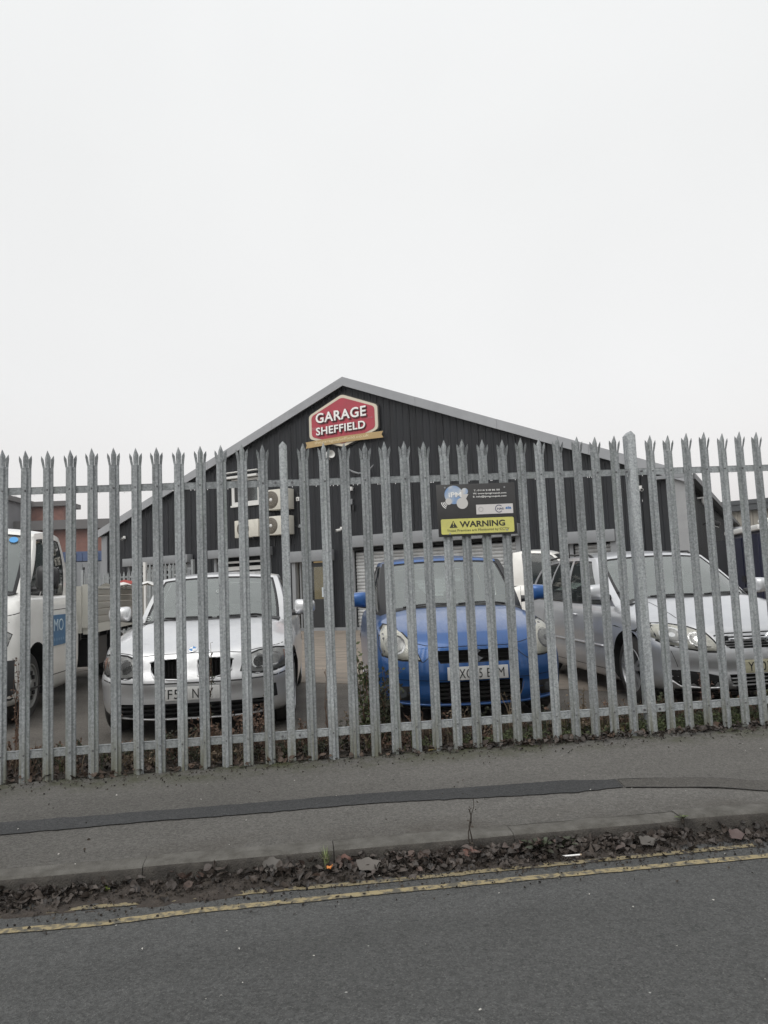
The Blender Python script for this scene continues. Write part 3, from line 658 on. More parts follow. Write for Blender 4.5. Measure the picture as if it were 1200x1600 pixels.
# things fixed to the front
def gpt(x, y, z): return GO + GU * x + GV * y + Vector((0, 0, z))
def ac(x0, x1, z0, z1, label, dep=.34):
    t = empty('air_conditioner', gpt((x0 + x1) / 2, -.06, z0), GA, label, 'air conditioner', 'air conditioning units on the charcoal wall')
    w, h = x1 - x0, z1 - z0
    b = MB(); b.box(-w / 2, w / 2, -dep, 0, 0, h); b.build('casing', cream_m, t, bevel=.012)
    fx, fr_ = -w * .14, h * .43
    b = MB(); b.lathe([(-dep - .006, 0.045), (-dep - .010, fr_ * .5), (-dep - .008, fr_), (-dep + .01, fr_ + .005)], 28, 'y', (fx, 0, h / 2)); b.build('fan_grille', brown_m, t, smooth=True)
    b = MB()
    for q in range(4):
        r = fr_ * (.35 + .2 * q); b.tube([(fx + r * math.cos(a * .3927), -dep - .013, h / 2 + r * math.sin(a * .3927)) for a in range(16)], .004, 4, closed=True)
    for q in range(12): a = q * math.pi / 6; b.tube([(fx + .05 * math.cos(a), -dep - .014, h / 2 + .05 * math.sin(a)), (fx + fr_ * math.cos(a), -dep - .011, h / 2 + fr_ * math.sin(a))], .003, 4)
    b.build('grille_wire', mat('grille wire', (0.25, 0.23, 0.19), 0.5), t)
    b = MB(); b.lathe([(-dep - .02, 0), (-dep - .018, .05), (-dep, .055)], 16, 'y', (fx, 0, h / 2)); b.build('fan_hub', white_m, t, smooth=True)
    b = MB(); b.box(w * .33, w * .35, -dep - .004, -dep, .03, h - .03); b.box(w * .38, w * .46, -dep - .004, -dep, h * .2, h * .3); b.build('service_panel', cream_m, t)
    b = MB()
    for q in (-.3, .3): b.box(w * q - .02, w * q + .02, -dep - .03, .06, -.05, -.002); b.box(w * q - .02, w * q + .02, .02, .06, -.30, -.05)
    b.build('wall_bracket', black_m, t)
ac(7.14, 8.08, 3.62, 4.23, 'cream air conditioner, upper one of the stacked pair on the garage wall')
ac(7.11, 8.06, 2.87, 3.43, 'cream air conditioner, lower right one directly under the upper unit')
ac(6.08, 6.98, 2.87, 3.40, 'cream air conditioner left of the stacked pair, below the upstairs window')
b = MB(); b.tube([(0, 0, 0), (0, -.03, -.4), (.02, -.03, -1.0)], .02, 6); 
tag(b.build('refrigerant_pipe', black_m, None, loc=gpt(8.22, -.05, 4.1), rot=(0, 0, GA)), 'black refrigerant pipes running down beside the stacked air conditioners', 'pipe')
def gthing(name, x, z, label, cat, y=-.035, **k): return empty(name, gpt(x, y, z), GA, label, cat, **k)
t = gthing('junction_box', 8.22, 3.91, 'small white junction box right of the upper air conditioner', 'junction box')
b = MB(); b.box(-.05, .05, -.06, 0, -.06, .06); b.build('box_body', white_m, t, bevel=.01); b = MB(); b.lathe([(-.065, 0), (-.065, .02), (-.06, .02)], 12, 'y'); b.build('box_knockout', black_m, t)
t = gthing('junction_box', 8.28, 3.10, 'small grey junction box beside the lower air conditioners', 'junction box')
b = MB(); b.box(-.06, .06, -.06, 0, -.05, .05); b.build('box_body', trim_m, t, bevel=.01); b = MB(); b.tube([(-.06, -.03, 0), (-.2, -.03, .02)], .012, 5); b.build('conduit', black_m, t)
def camera_dome(x, z, label, s=1):
    t = gthing('security_camera', x, z, label, 'security camera')
    b = MB(); b.box(-.03, .03, -.14, 0, .06, .10); b.build('bracket', white_m, t)
    b = MB(); b.lathe([(.10, .0), (.10, .06), (.03, .075), (0.0, .078), (-.02, .07)], 16, 'z', (0, -.13, 0)); b.build('housing', white_m, t, smooth=True, angle=40)
    b = MB(); b.lathe([(-.02, .068), (-.055, .05), (-.075, 0)], 16, 'z', (0, -.13, 0)); b.build('dome', black_m, t, smooth=True)
    return t
def camera_bullet(x, z, label, dx=-.12):
    t = gthing('security_camera', x, z, label, 'security camera')
    b = MB(); b.box(-.05, .05, -.03, 0, -.05, .05); b.tube([(0, -.03, 0), (dx * .4, -.12, -.03)], .018, 6); b.build('bracket', white_m, t)
    b = MB(); b.tube([(dx * .2, -.08, -.04), (dx * .7, -.20, -.07)], .04, 10); b.build('housing', white_m, t, smooth=True, angle=50)
    b = MB(); b.tube([(dx * .7, -.20, -.07), (dx * .73, -.205, -.071)], .03, 10); b.build('lens', black_m, t)
camera_dome(10.10, 3.98, 'round white and black dome camera on the dark wall right of the door')
t = gthing('floodlight', 9.97, 4.26, 'small white floodlight above the dome camera on the dark wall', 'floodlight')
b = MB(); b.box(-.09, .12, -.16, -.03, -.04, .07, M=Matrix.Rotation(.5, 4, 'X')); b.build('lamp_body', white_m, t, bevel=.01); b = MB(); b.box(-.02, .02, -.05, 0, -.05, .05); b.build('bracket', black_m, t)
t = gthing('alarm_bracket', 9.98, 3.62, 'pale metal bracket with black stubs below the dome camera', 'bracket')
b = MB(); b.prism([(-.1, .12), (.12, .12), (.12, -.02), (.02, -.08), (-.1, -.08)], -.07, -.01); b.build('plate', trim_m, t); b = MB(); b.box(.0, .05, -.06, -.01, -.2, -.09); b.box(.12, .17, -.06, -.01, -.22, -.04); b.build('stub', black_m, t)
camera_bullet(9.70, 2.92, 'white bullet camera low on the dark wall between door and big shutter')
t = gthing('horn_speaker', 9.42, 5.02, 'white horn loudspeaker just under the garage name sign', 'loudspeaker')
b = MB(); b.lathe([(0, .03), (.07, .035), (.17, .07), (.20, .11), (.205, .115), (.19, .10), (.10, .04), (.09, 0)], 18, 'x'); b.build('horn', white_m, t, smooth=True, angle=50, loc=(0, -.12, .06), rot=(0, 0, -.7))
b = MB(); b.box(-.10, .0, -.16, -.07, -.02, .16); b.tube([(-.05, -.08, 0), (-.05, 0, -.05)], .015, 6); b.build('driver', white_m, t, bevel=.01)
t = gthing('bracket_arms', 10.5, 4.46, 'thin pale pair of curved bracket arms on the dark gable', 'bracket')
for sg in (-1, 1):
    b = MB(); b.tube([(0, -.03, 0), (sg * .13, -.10, -.02), (sg * .26, -.16, .03), (sg * .36, -.2, .10), (sg * .42, -.2, .16)], [.02, .03, .032, .02, .008], 6); b.build('arm', trim_m, t, smooth=True)
b = MB(); b.box(-.06, .06, -.05, 0, -.05, .05); b.build('base_plate', trim_m, t)
camera_bullet(1.02, 3.25, 'white bullet camera high on the left end of the dark wall', .12)
camera_bullet(17.97, 3.28, 'white bullet camera high at the right end of the dark wall', .10)
t = empty('security_camera', gpt(GW + .30, 1.6, 2.95), GA, 'white globe camera on the receding right side wall of the garage', 'security camera')
b = MB(); b.lathe([(.12, 0), (.12, .08), (0, .10), (-.05, .09), (-.10, .05), (-.12, 0)], 14, 'z', (.08, 0, 0)); b.build('housing', white_m, t, smooth=True, angle=40); b = MB(); b.box(-.1, .1, -.02, .02, .10, .14); b.build('bracket', white_m, t)
t = empty('floodlight', gpt(GW + .30, 2.5, 2.55), GA, 'black floodlight on an arm on the right side wall of the garage', 'floodlight')
b = MB(); b.box(.12, .34, -.12, .12, -.06, .06, M=Matrix.Rotation(.4, 4, 'Y')); b.build('lamp_body', black_m, t, bevel=.01); b = MB(); b.tube([(-.1, 0, -.1), (.1, 0, -.02), (.2, 0, 0)], .02, 6); b.build('arm', black_m, t); b = MB(); b.box(.14, .33, -.11, .11, -.075, -.062, M=Matrix.Rotation(.4, 4, 'Y')); b.build('lamp_glass', white_m, t)

# name sign: red hexagon, cream border, raised letters, ribbon
gs = empty('garage_name_sign', gpt(9.90, -.06, 0), GA, 'red hexagonal GARAGE SHEFFIELD sign with gold ribbon at the top of the gable', 'sign')
def hexa(sc, dz=0):
    h = []
    pts = [(-1.19, 5.63), (-1.19, 6.36), (0, 6.86), (1.19, 6.36), (1.19, 5.63), (0, 5.24)]; c = 6.03
    P = [Vector((x * (1 - sc / 1.19), (z - c) * (1 - sc / .82) + c)) for x, z in pts]
    n = len(P)
    for i in range(n):     # rounded corners
        a, p, q = P[i - 1], P[i], P[(i + 1) % n]; r = .10
        u = (a - p).normalized() * r; w = (q - p).normalized() * r
        for k in range(5):
            s_ = k / 4; h.append(tuple((p + u) * (1 - s_) ** 2 + p * 2 * s_ * (1 - s_) + (p + w) * s_ ** 2))
    return h
b = MB(); b.prism(hexa(0), -.03, .02); b.build('sign_backing', mat('sign dark edge', (0.035, 0.03, 0.028), 0.6), gs)
b = MB(); b.prism(hexa(.035), -.06, -.03); b.build('cream_border', mat('sign cream', (0.62, 0.57, 0.46), 0.5), gs)
b = MB(); b.prism(hexa(.125), -.068, -.06); b.build('red_panel', mat('sign red', (0.42, 0.045, 0.07), 0.45, col2=(0.36, 0.05, 0.07), scale=2), gs)
for s, x, z, w, h in (('GARAGE', -.04, 6.08, 1.70, .29), ('SHEFFIELD', -.06, 5.72, 1.66, .225)):
    text_into('letter_shadow', s, x + .02, z - .022, w * 1.0, h, -.069, mat('letter side', (0.09, 0.03, 0.035), 0.5), gs, bold=0.035, depth=.03, spacing=1.08)
    text_into('raised_letters', s, x, z, w, h, -.10, whitel_m, gs, bold=0.02, depth=.012, spacing=1.08)
text_into('small_letters', 'THE', -.98, 5.88, .17, .09, -.072, mat('faint pink', (0.50, 0.22, 0.24), 0.6), gs, depth=.004)
text_into('small_letters', '.CO.UK', .90, 5.98, .22, .05, -.072, MATS['faint pink'], gs, depth=.004)
rb = []
RS = .945
n = 20
for k in range(n + 1): x = (-1.30 + 2.62 * k / n) * RS; rb.append((x, 5.56 + .025 * math.sin(math.pi * k / n)))
rb2 = [(x, z - .185) for x, z in reversed(rb)]
poly = rb + [(1.24, 5.465)] + rb2 + [(-1.24, 5.475)]
b = MB(); vs = [(x, -.085, z) for x, z in rb] + [(x, -.085, z - .185) for x, z in rb]; 
vs[0] = (-1.30 * RS, -.085, 5.56); vs[n + 1] = (-1.30 * RS, -.085, 5.375)
b.add([(x, y, z) for x, y, z in vs], [(k + n + 1, k + n + 2, k + 1, k) for k in range(n)])
b.add([(x, y + .012, z) for x, y, z in vs], [(k, k + 1, k + n + 2, k + n + 1) for k in range(n)])
b.prism([(x * RS, z) for x, z in ((-1.36, 5.56), (-1.30, 5.56), (-1.30, 5.375), (-1.36, 5.375), (-1.32, 5.468))], -.085, -.073); b.prism([(x * RS, z) for x, z in ((1.32, 5.56), (1.40, 5.56), (1.34, 5.468), (1.40, 5.375), (1.32, 5.375))], -.085, -.073)
b.build('gold_ribbon', mat('sign gold', (0.45, 0.32, 0.15), 0.5, var=0.12, scale=4), gs)
text_into('ribbon_letters', 'thegaragesheffield.co.uk', -.05, 5.465, 1.85, .085, -.0865, mat('ribbon lettering', (0.62, 0.52, 0.32), 0.5), gs, bold=0.015, depth=.003)

# ------------------------------------------------------------ left background
def at(px, Y, z=0): return Vector(((px - 600) / 1165 * Y, Y, z))
hazed_brick_m = mat('red brick', (0.245, 0.125, 0.10), 0.85, col2=(0.19, 0.10, 0.085), scale=3, bump=.2)  # brick greyed so distance haze is part of the base colour
fas_m = mat('grey fascia', (0.13, 0.125, 0.125), 0.7)
bb = empty('brick_building', (-30.9, 62, 0), 0.02, 'tall red brick block with a flat roof far behind the white flatbed truck', 'building')
b = MB(); b.box(-8, 4.05, 0, 2.6, 0, 9.2); b.build('wall', hazed_brick_m, bb); b = MB(); b.box(-8.4, 4.35, -.4, 3.0, 9.2, 9.6); b.build('roof', fas_m, bb)
b = MB()
for x in (-6.8, -5.0): 
    for z in (5.5, 7.4): b.box(x, x + 1.1, -.03, .1, z, z + 1.3)
b.build('window', mat('far window', (0.10, 0.11, 0.13), 0.2), bb)
t2 = empty('stepped_brick_block', (-26.2, 60, 0), 0.1, 'lower red brick hall with long grey flat roof left of the garage', 'building')
b = MB(); b.box(-5.5, 12, 0, 14, 0, 7.0); b.build('wall', hazed_brick_m, t2)
b = MB(); b.box(-6, 12.5, -.6, 14.4, 7.0, 7.75); b.build('roof', fas_m, t2)
b = MB()
for i in range(5): b.box(-4.9 + i * .75, -4.3 + i * .75, -.06, .1, .5, 6.8)
b.build('glazing_strip', mat('grey glazing', (0.13, 0.135, 0.14), 0.4), t2)
bl = empty('apartment_block', (-33.5, 56, 0), 0.05, 'grey balconied apartment block at the far left edge behind the truck cab', 'building')
b = MB(); b.box(-8, 4.1, 0, 10, 0, 9.3); b.build('wall', mat('grey render', (0.20, 0.20, 0.21), 0.8, var=.15, scale=1), bl)
b = MB(); b.box(-8.3, 4.4, -.4, 10.3, 9.3, 9.7); b.build('roof', fas_m, bl)
for z in (3.3, 5.5, 7.6):
    for x in (-.2, 1.2, 2.5):
        b = MB(); b.box(x, x + .95, -.04, .1, z + .1, z + 1.5); b.build('window', MATS['far window'], bl)
    b = MB(); b.box(-1, 4.2, -.9, 0, z - .35, z - .1); b.box(-1, 4.2, -.9, -.85, z - .1, z + .15); b.build('balcony', mat('balcony grey', (0.24, 0.24, 0.25), 0.7), bl)
# blue and grey shipping containers / shed
def container(x, Y, w, h, m, rz, label, z0=0.16, d=2.4):
    t = empty('shipping_container', (x, Y, z0), rz, label, 'container')
    b = ribbed(0, w, lambda q: [(0, h)], .28, .04); b.build('front_panel', m, t)
    b = MB(); b.box(-.04, w + .04, .0, d, h, h + .1); b.box(-.06, .0, -.05, .06, 0, h); b.box(w, w + .06, -.05, .06, 0, h); b.box(0, w, .02, .06, 0, .15); b.build('corner_frame', m, t)
    b = MB(); b.box(0, w, .05, d, 0, h); b.build('body', m, t); return t
container(-16.6, 38, 6.06, 3.0, mat('container grey', (0.26, 0.27, 0.28), 0.6, var=.2, scale=1), .1, 'grey ribbed container at the bottom of the stack beyond the flatbed truck')
container(-16.6, 38, 6.06, .40, mat('container blue', (0.075, 0.11, 0.21), 0.6, var=.2, scale=1), .1, 'blue ribbed container stacked on the grey one beyond the flatbed truck', 3.3)
lw = empty('boundary_wall', (-20, 33, .16), .05, 'low grey block wall beyond the flatbed truck', 'wall')
for i in range(14):
    for j in range(5):
        b = MB(); b.box(i * .9 + (j % 2) * .45, i * .9 + .885 + (j % 2) * .45, 0, .25, j * .32, j * .32 + .31); b.build('block', mat('block grey', (0.30, 0.29, 0.27), 0.9, var=.3, scale=2), lw)
# thin lamp post seen between the pales
t = empty('lighting_pole', at(128, 30, .16), 0, 'thin dark pole standing in front of the blue container', 'pole')
b = MB(); b.tube([(0, 0, 0), (0, 0, 2.4)], .03, 6); b.build('shaft', black_m, t); b = MB(); b.lathe([(2.4, 0), (2.4, .05), (2.48, .04), (2.5, 0)], 8, 'z'); b.build('cap', black_m, t)
# second palisade run and gate left of the garage
def simple_pale(h, w=.035):
    b = MB(); b.prism([(-w, 0), (w, 0), (w, h - .1), (w * .2, h), (-w * .2, h), (-w, h - .1)], -.004, .004); b.prism([(-w * .3, 0), (w * .3, 0), (w * .3, h - .06), (-w * .3, h - .06)], -.016, -.004)
    return b.mesh('pale', galv_m)
f2 = empty('inner_palisade_fence', Vector((-9.9, 24.2, .16)), -.35, 'short run of palisade fence close against the left end of the garage', 'fence')
sp_ = simple_pale(2.02)
for i in range(1, 22): obj('pale', sp_, f2, (i * .155, 0, 0))
for z in (.35, 1.85): b = MB(); b.box(.1, 3.4, .01, .06, z - .03, z + .03); b.build('rail', galv_m, f2)
for x in (.02, 3.42): b = MB(); b.box(x, x + .08, -.02, .08, 0, 2.15); b.build('fence_post', galv_m, f2)
g2 = empty('palisade_gate', Vector((-6.95, 21.6, .16)), -.30, 'palisade gate leaf with white hanging post beside the left garage shutter', 'gate')
for i in range(1, 11): obj('pale', sp_, g2, (i * .13, 0, .12))
for z in (.35, 1.2, 1.95): b = MB(); b.box(0, 1.5, .012, .06, z - .03, z + .03); b.build('rail', galv_m, g2)
b = MB(); b.box(-.08, 0, -.03, .06, 0, 2.2); b.build('hanging_post', white_m, g2); b = MB(); b.box(1.5, 1.57, -.03, .06, 0.1, 2.2); b.build('gate_stile', galv_m, g2)

# ------------------------------------------------------------ right background
rbd = empty('ribbed_warehouse', (15.8, 37.0, 0), -.62, 'beige ribbed metal warehouse at the right edge behind the dark van', 'building')
beige = mat('beige sheeting', (0.36, 0.335, 0.29), 0.7, var=.12, scale=.6); dkg = mat('dark flashing', (0.07, 0.075, 0.08), 0.6)
for i in range(10):
    ribbed(i * 1.0 + .3, i * 1.0 + 1.29, lambda q: [(0.9, 4.25 + .06 * 0)], .33, .05).build('cladding_sheet', beige, rbd)
b = MB(); b.box(.05, .30, -.08, .10, 0, 4.25); b.build('corner_flashing', dkg, rbd)
b = MB(); b.box(-.35, 12, -.3, 14, 4.25, 4.70); b.box(-.4, 12, -.35, -.3, 4.55, 4.75); b.build('roof', dkg, rbd)
b = MB(); b.box(.1, 11, -.06, 12, 0, .9); b.build('plinth', mat('plinth brick', (0.20, 0.15, 0.12), 0.9, var=.3), rbd)
b = MB(); b.box(.1, .2, .12, 12, .9, 4.25); b.build('side_wall', beige, rbd)
ln = empty('lean_to_shed', (12.6, 31.5, .16), -.3, 'small grey lean-to shed between the garage and the beige warehouse', 'shed')
b = MB(); b.box(0, 3.6, 0, 2.5, 0, 2.5); b.build('wall', mat('shed grey', (0.22, 0.23, 0.235), 0.7, var=.2), ln)
b = MB(); b.add([(-.15, -.2, 2.5), (3.8, -.2, 2.5), (3.8, 2.6, 3.1), (-.15, 2.6, 3.1), (-.15, -.2, 2.58), (3.8, -.2, 2.58), (3.8, 2.6, 3.18), (-.15, 2.6, 3.18)], [(0, 3, 2, 1), (4, 5, 6, 7), (0, 1, 5, 4), (1, 2, 6, 5), (2, 3, 7, 6), (3, 0, 4, 7)]); b.build('roof', verge_m, ln)
b = MB(); b.box(1.0, 2.3, -.02, .02, 1.3, 2.1); b.build('window', MATS['far window'], ln)
bf = empty('black_board_fence', gpt(GW + .6, .3, 0), .05, 'tall black boarded fence running right from the garage corner', 'fence')
bfm = mat('black boards', (0.018, 0.019, 0.024), 0.7, var=.3, scale=3)
for i in range(34):
    b = MB(); b.box(i * .2, i * .2 + .19, (i % 2) * .02, (i % 2) * .02 + .025, .05, 1.92 + .01 * (i % 3)); b.build('board', bfm, bf)
for x in (0, 2.2, 4.4, 6.6): b = MB(); b.box(x - .05, x + .05, .05, .15, 0, 2.1); b.build('fence_post', bfm, bf)
hd = MB()
for i in range(420):
    c = Vector((random.uniform(1.2, 3.4), random.uniform(.1, .7), 1.88 + abs(random.gauss(0, .07)))); u = Vector([random.gauss(0, 1) for _ in range(3)]).normalized() * .06; w = u.orthogonal().normalized() * .035
    hd.add([c - u, c + w, c + u, c - w], [(0, 1, 2, 3)])
for k in range(8): x = 1.2 + k * .3; hd.tube([(x, .4, 0), (x + .05, .4, 1.9)], .02, 4)
tag(hd.build('climbing_shrub', mat('yellow green leaves', (0.16, 0.19, 0.035), 0.6, col2=(0.06, 0.09, 0.02), scale=9), None, loc=gpt(GW + .6, .3, 0), rot=(0, 0, .05)), 'yellow-green shrub showing over the top of the black boarded fence', 'shrub')

# ------------------------------------------------------------ vehicles
def pchip(pts):
    X = np.array([p[0] for p in pts], float); Y = np.array([p[1] for p in pts], float)
    d = np.diff(Y) / np.diff(X); mm_ = np.zeros(len(X)); mm_[0], mm_[-1] = d[0], d[-1]
    for i in range(1, len(X) - 1):
        mm_[i] = 0 if d[i - 1] * d[i] <= 0 else 2 * d[i - 1] * d[i] / (d[i - 1] + d[i])
    def f(x):
        x = min(max(x, X[0]), X[-1]); i = min(int(np.searchsorted(X, x, 'right')) - 1, len(X) - 2); i = max(i, 0)
        h = X[i + 1] - X[i]; t = (x - X[i]) / h
        return float((2 * t ** 3 - 3 * t * t + 1) * Y[i] + (t ** 3 - 2 * t * t + t) * h * mm_[i] + (-2 * t ** 3 + 3 * t * t) * Y[i + 1] + (t ** 3 - t * t) * h * mm_[i + 1])
    return f

class Car:
    """local frame: nose at y=0 facing -y, x across, z up from the tyres"""
    def __init__(c, S):
        c.S = S; c.H = pchip(S['top']); c.fs = pchip(S['sprof']); c.ff = pchip(S['fprof']); c.fr = pchip(S.get('rprof', S['fprof']))
        c.root = empty(S['name'], S['loc'], S['rz'], S['label'], S['cat'], S.get('group')); c.paint = S['paint']
    def zt(c, x, y):
        S = c.S; q = abs(x) / (S['W'] - S['sprof'][-1][1]); q = min(q, 1.1)
        z = c.H(y) - S['crown'] * q * q - S.get('fall', .03) * q ** 8
        for (x0, w_, h_) in S.get('ridges', ()): z += h_ * math.exp(-((abs(x) - x0) / w_) ** 2) * (1 if y < S['cowl'] + .2 else 0)
        return z
    def contour(c, v):
        S = c.S; w = S['W'] - c.fs(v); yf = c.ff(v); yr = S['L'] - c.fr(v); a, b_ = S.get('af', .7), S.get('ar', .6)
        n1, n2 = S.get('nf', 2.6), S.get('nr', 3.2); mid = (yf + yr) / 2; half = (yr - yf) / 2; ba = S.get('barrel', .03)
        we = lambda y: w - ba * abs((y - mid) / half) ** 3
        P = []
        for k in range(15):
            t = math.pi / 2 * k / 15; x = we(yf + a) * math.sin(t) ** (2 / n1); P.append((x, yf + a * (1 - math.cos(t) ** (2 / n1))))
        y0, y1 = yf + a, yr - b_; m_ = S.get('nside', 36)
        for k in range(m_ + 1): y = y0 + (y1 - y0) * k / m_; P.append((we(y), y))
        for k in range(1, 15):
            t = math.pi / 2 * (1 - k / 14); x = we(yr - b_) * max(0, math.sin(t)) ** (2 / n2) if k < 14 else 0.0; P.append((x, yr - b_ * (1 - math.cos(t) ** (2 / n2))))
        return P
    def body(c, cut=None, depth_wells=.30):
        S = c.S; V = [0, .04, .09, .15, .22, .29, .36, .43, .5, .57, .64, .71, .78, .84, .89, .93, .965, 1.0]; C1 = c.contour(1.0); n = len(C1); rings = []; vs = []
        for v in V:
            C = c.contour(v)
            for sgn, rng in ((1, range(n)), (-1, range(n - 2, 0, -1))):
                for k in rng:
                    z1 = c.zt(C1[k][0], C1[k][1]); vs.append((sgn * C[k][0], C[k][1], S['zb'] + (z1 - S['zb']) * v))
        m_ = 2 * n - 2; fs = []
        for r in range(len(V) - 1):
            for k in range(m_): a = r * m_ + k; b_ = r * m_ + (k + 1) % m_; fs.append((a, b_, b_ + m_, a + m_))
        def cap(r, topf, U=12):
            base = r * m_; rows = []
            for k in range(n):
                L_ = base + k; Rr = base + (m_ - k if 0 < k < n - 1 else k)
                if k in (0, n - 1): rows.append([L_]); continue
                row = [L_]
                for u in range(1, U):
                    x = C1[k][0] * (1 - 2 * u / U) if topf else vs[L_][0] * (1 - 2 * u / U); y = vs[L_][1]
                    vs.append((x, y, c.zt(x, y) if topf else vs[L_][2])); row.append(len(vs) - 1)
                row.append(Rr); rows.append(row)
            for a, b_ in zip(rows[:-1], rows[1:]):
                if len(a) == 1: fs.extend([(a[0], b_[i], b_[i + 1]) for i in range(len(b_) - 1)])
                elif len(b_) == 1: fs.extend([(a[i], b_[0], a[i + 1]) for i in range(len(a) - 1)])
                else: fs.extend([(a[i], b_[i], b_[i + 1], a[i + 1]) for i in range(len(a) - 1)])
        cap(len(V) - 1, True); cap(0, False)
        b = MB(); b.add(vs, fs); me = b.mesh('body', [c.paint, void_m, black_m], fixn=True)
        o = obj('body', me, c.root)
        ct = MB()
        for ya in S['axles']:
            for sg in (-1, 1):
                ct.lathe([(sg * (S['W'] - depth_wells), 0), (sg * (S['W'] - depth_wells), S['well']), (sg * (S['W'] + .2), S['well']), (sg * (S['W'] + .2), 0)], 36, 'x', (0, ya, S['wr'] + .015), 1)
        for (poly, dep) in (cut or []): ct.prism(poly, -.5, dep, 1)
        cm = ct.mesh('cutter', [c.paint, void_m, black_m], fixn=True); co = obj('cutter', cm, c.root)
        md = o.modifiers.new('cut', 'BOOLEAN'); md.object = co; md.operation = 'DIFFERENCE'; md.solver = 'EXACT'
        try: md.material_mode = 'TRANSFER'
        except Exception: pass
        bpy.context.view_layer.update(); dg = bpy.context.evaluated_depsgraph_get()
        new = bpy.data.meshes.new_from_object(o.evaluated_get(dg), depsgraph=dg); o.modifiers.clear(); o.data = new; new.name = 'body'
        me.polygons.foreach_set('use_smooth', [True] * len(me.polygons)); me.update()
        ob_ = bmesh.new(); ob_.from_mesh(me); tr0 = BVHTree.FromBMesh(ob_); ob_.faces.ensure_lookup_table(); ob_.normal_update()
        new.polygons.foreach_set('use_smooth', [True] * len(new.polygons)); new.set_sharp_from_angle(angle=R(32))
        VN = {}; LN = []
        for p in new.polygons:
            for li in p.loop_indices:
                if p.material_index: LN.append((0, 0, 0)); continue
                vi = new.loops[li].vertex_index
                if vi not in VN:
                    h, fn_, fi, _ = tr0.find_nearest(new.vertices[vi].co); f = ob_.faces[fi]
                    w = interpolate.poly_3d_calc([q.co for q in f.verts], h); VN[vi] = sum((q.normal * k for q, k in zip(f.verts, w)), Vector()).normalized()
                LN.append(tuple(VN[vi]) if VN[vi].dot(p.normal) > .2 else (0, 0, 0))
        new.normals_split_custom_set(LN); ob_.free()
        bpy.data.objects.remove(co); bpy.data.meshes.remove(cm); bpy.data.meshes.remove(me)
        bm = bmesh.new(); bm.from_mesh(new); c.bvh = BVHTree.FromBMesh(bm); bm.free(); c.bo = o
        return o
    def hit(c, p, axis):
        if axis == 'f': o, d = Vector((p[0], -2, p[1])), Vector((0, 1, 0))
        elif axis == 'l': o, d = Vector((-4, p[0], p[1])), Vector((1, 0, 0))
        elif axis == 'r': o, d = Vector((4, p[0], p[1])), Vector((-1, 0, 0))
        else: o, d = Vector((p[0], p[1], 4)), Vector((0, 0, -1))
        h, n_, _, _ = c.bvh.ray_cast(o, d)
        if h is None:
            q = Vector((p[0], .3, p[1])) if axis == 'f' else (Vector((math.copysign(c.S['W'], -1 if axis == 'l' else 1), p[0], p[1])) if axis in 'lr' else Vector((p[0], p[1], 1)))
            h, n_, _, _ = c.bvh.find_nearest(q)
        if n_.dot(d) > 0: n_ = -n_
        return h, n_
    def patch(c, name, poly, m, axis='f', off=.003, bulge=0, res=.035, parent=None, mirror=True):
        out_ = []
        for sg in ((1, -1) if mirror else (1,)):
            pl = []
            n = len(poly)
            for i in range(n):
                a, b_ = Vector(poly[i]), Vector(poly[(i + 1) % n]); k = max(1, int((b_ - a).length / res))
                pl += [a + (b_ - a) * q / k for q in range(k)]
            xs = [p.x for p in pl]; ys = [p.y for p in pl]; ins = []
            x = min(xs) + res / 2
            while x < max(xs):
                y = min(ys) + res / 2
                while y < max(ys):
                    w = False; q = Vector((x, y)); dm = 9
                    for i in range(len(pl)):
                        a, b_ = pl[i], pl[(i + 1) % len(pl)]
                        if (a.y > y) != (b_.y > y) and x < (b_.x - a.x) * (y - a.y) / (b_.y - a.y) + a.x: w = not w
                        dm = min(dm, (a - q).length)
                    if w and dm > res * .45: ins.append(q)
                    y += res
                x += res
            allp = pl + ins; ed = [(i, (i + 1) % len(pl)) for i in range(len(pl))]
            vv, ee, ff, *_ = geometry.delaunay_2d_cdt(allp, ed, [], 1, 1e-5)
            bd = [Vector(p) for p in pl]; vs = []
            for p in vv:
                dm = min((q - p).length for q in bd); k = min(1, dm / (res * 1.6)); k = math.sin(k * math.pi / 2)
                ax = {'l': 'r', 'r': 'l'}.get(axis, axis) if sg < 0 else axis
                pp = (p.x * sg, p.y) if axis in 'ft' else (p.x, p.y)
                h, nn = c.hit(pp, ax); vs.append(h + nn * (off + bulge * k))
            b = MB(); b.add(vs, [tuple(f) for f in ff]); o = b.build(name, m, parent or c.root, smooth=True, fixn=False)
            me = o.data; bm = bmesh.new(); bm.from_mesh(me)
            for f in bm.faces:
                cc = f.calc_center_median(); h, nn, _, _ = c.bvh.find_nearest(cc)
                if f.normal.dot(nn) < 0: f.normal_flip()
            bm.to_mesh(me); bm.free(); out_.append(o)
        return out_
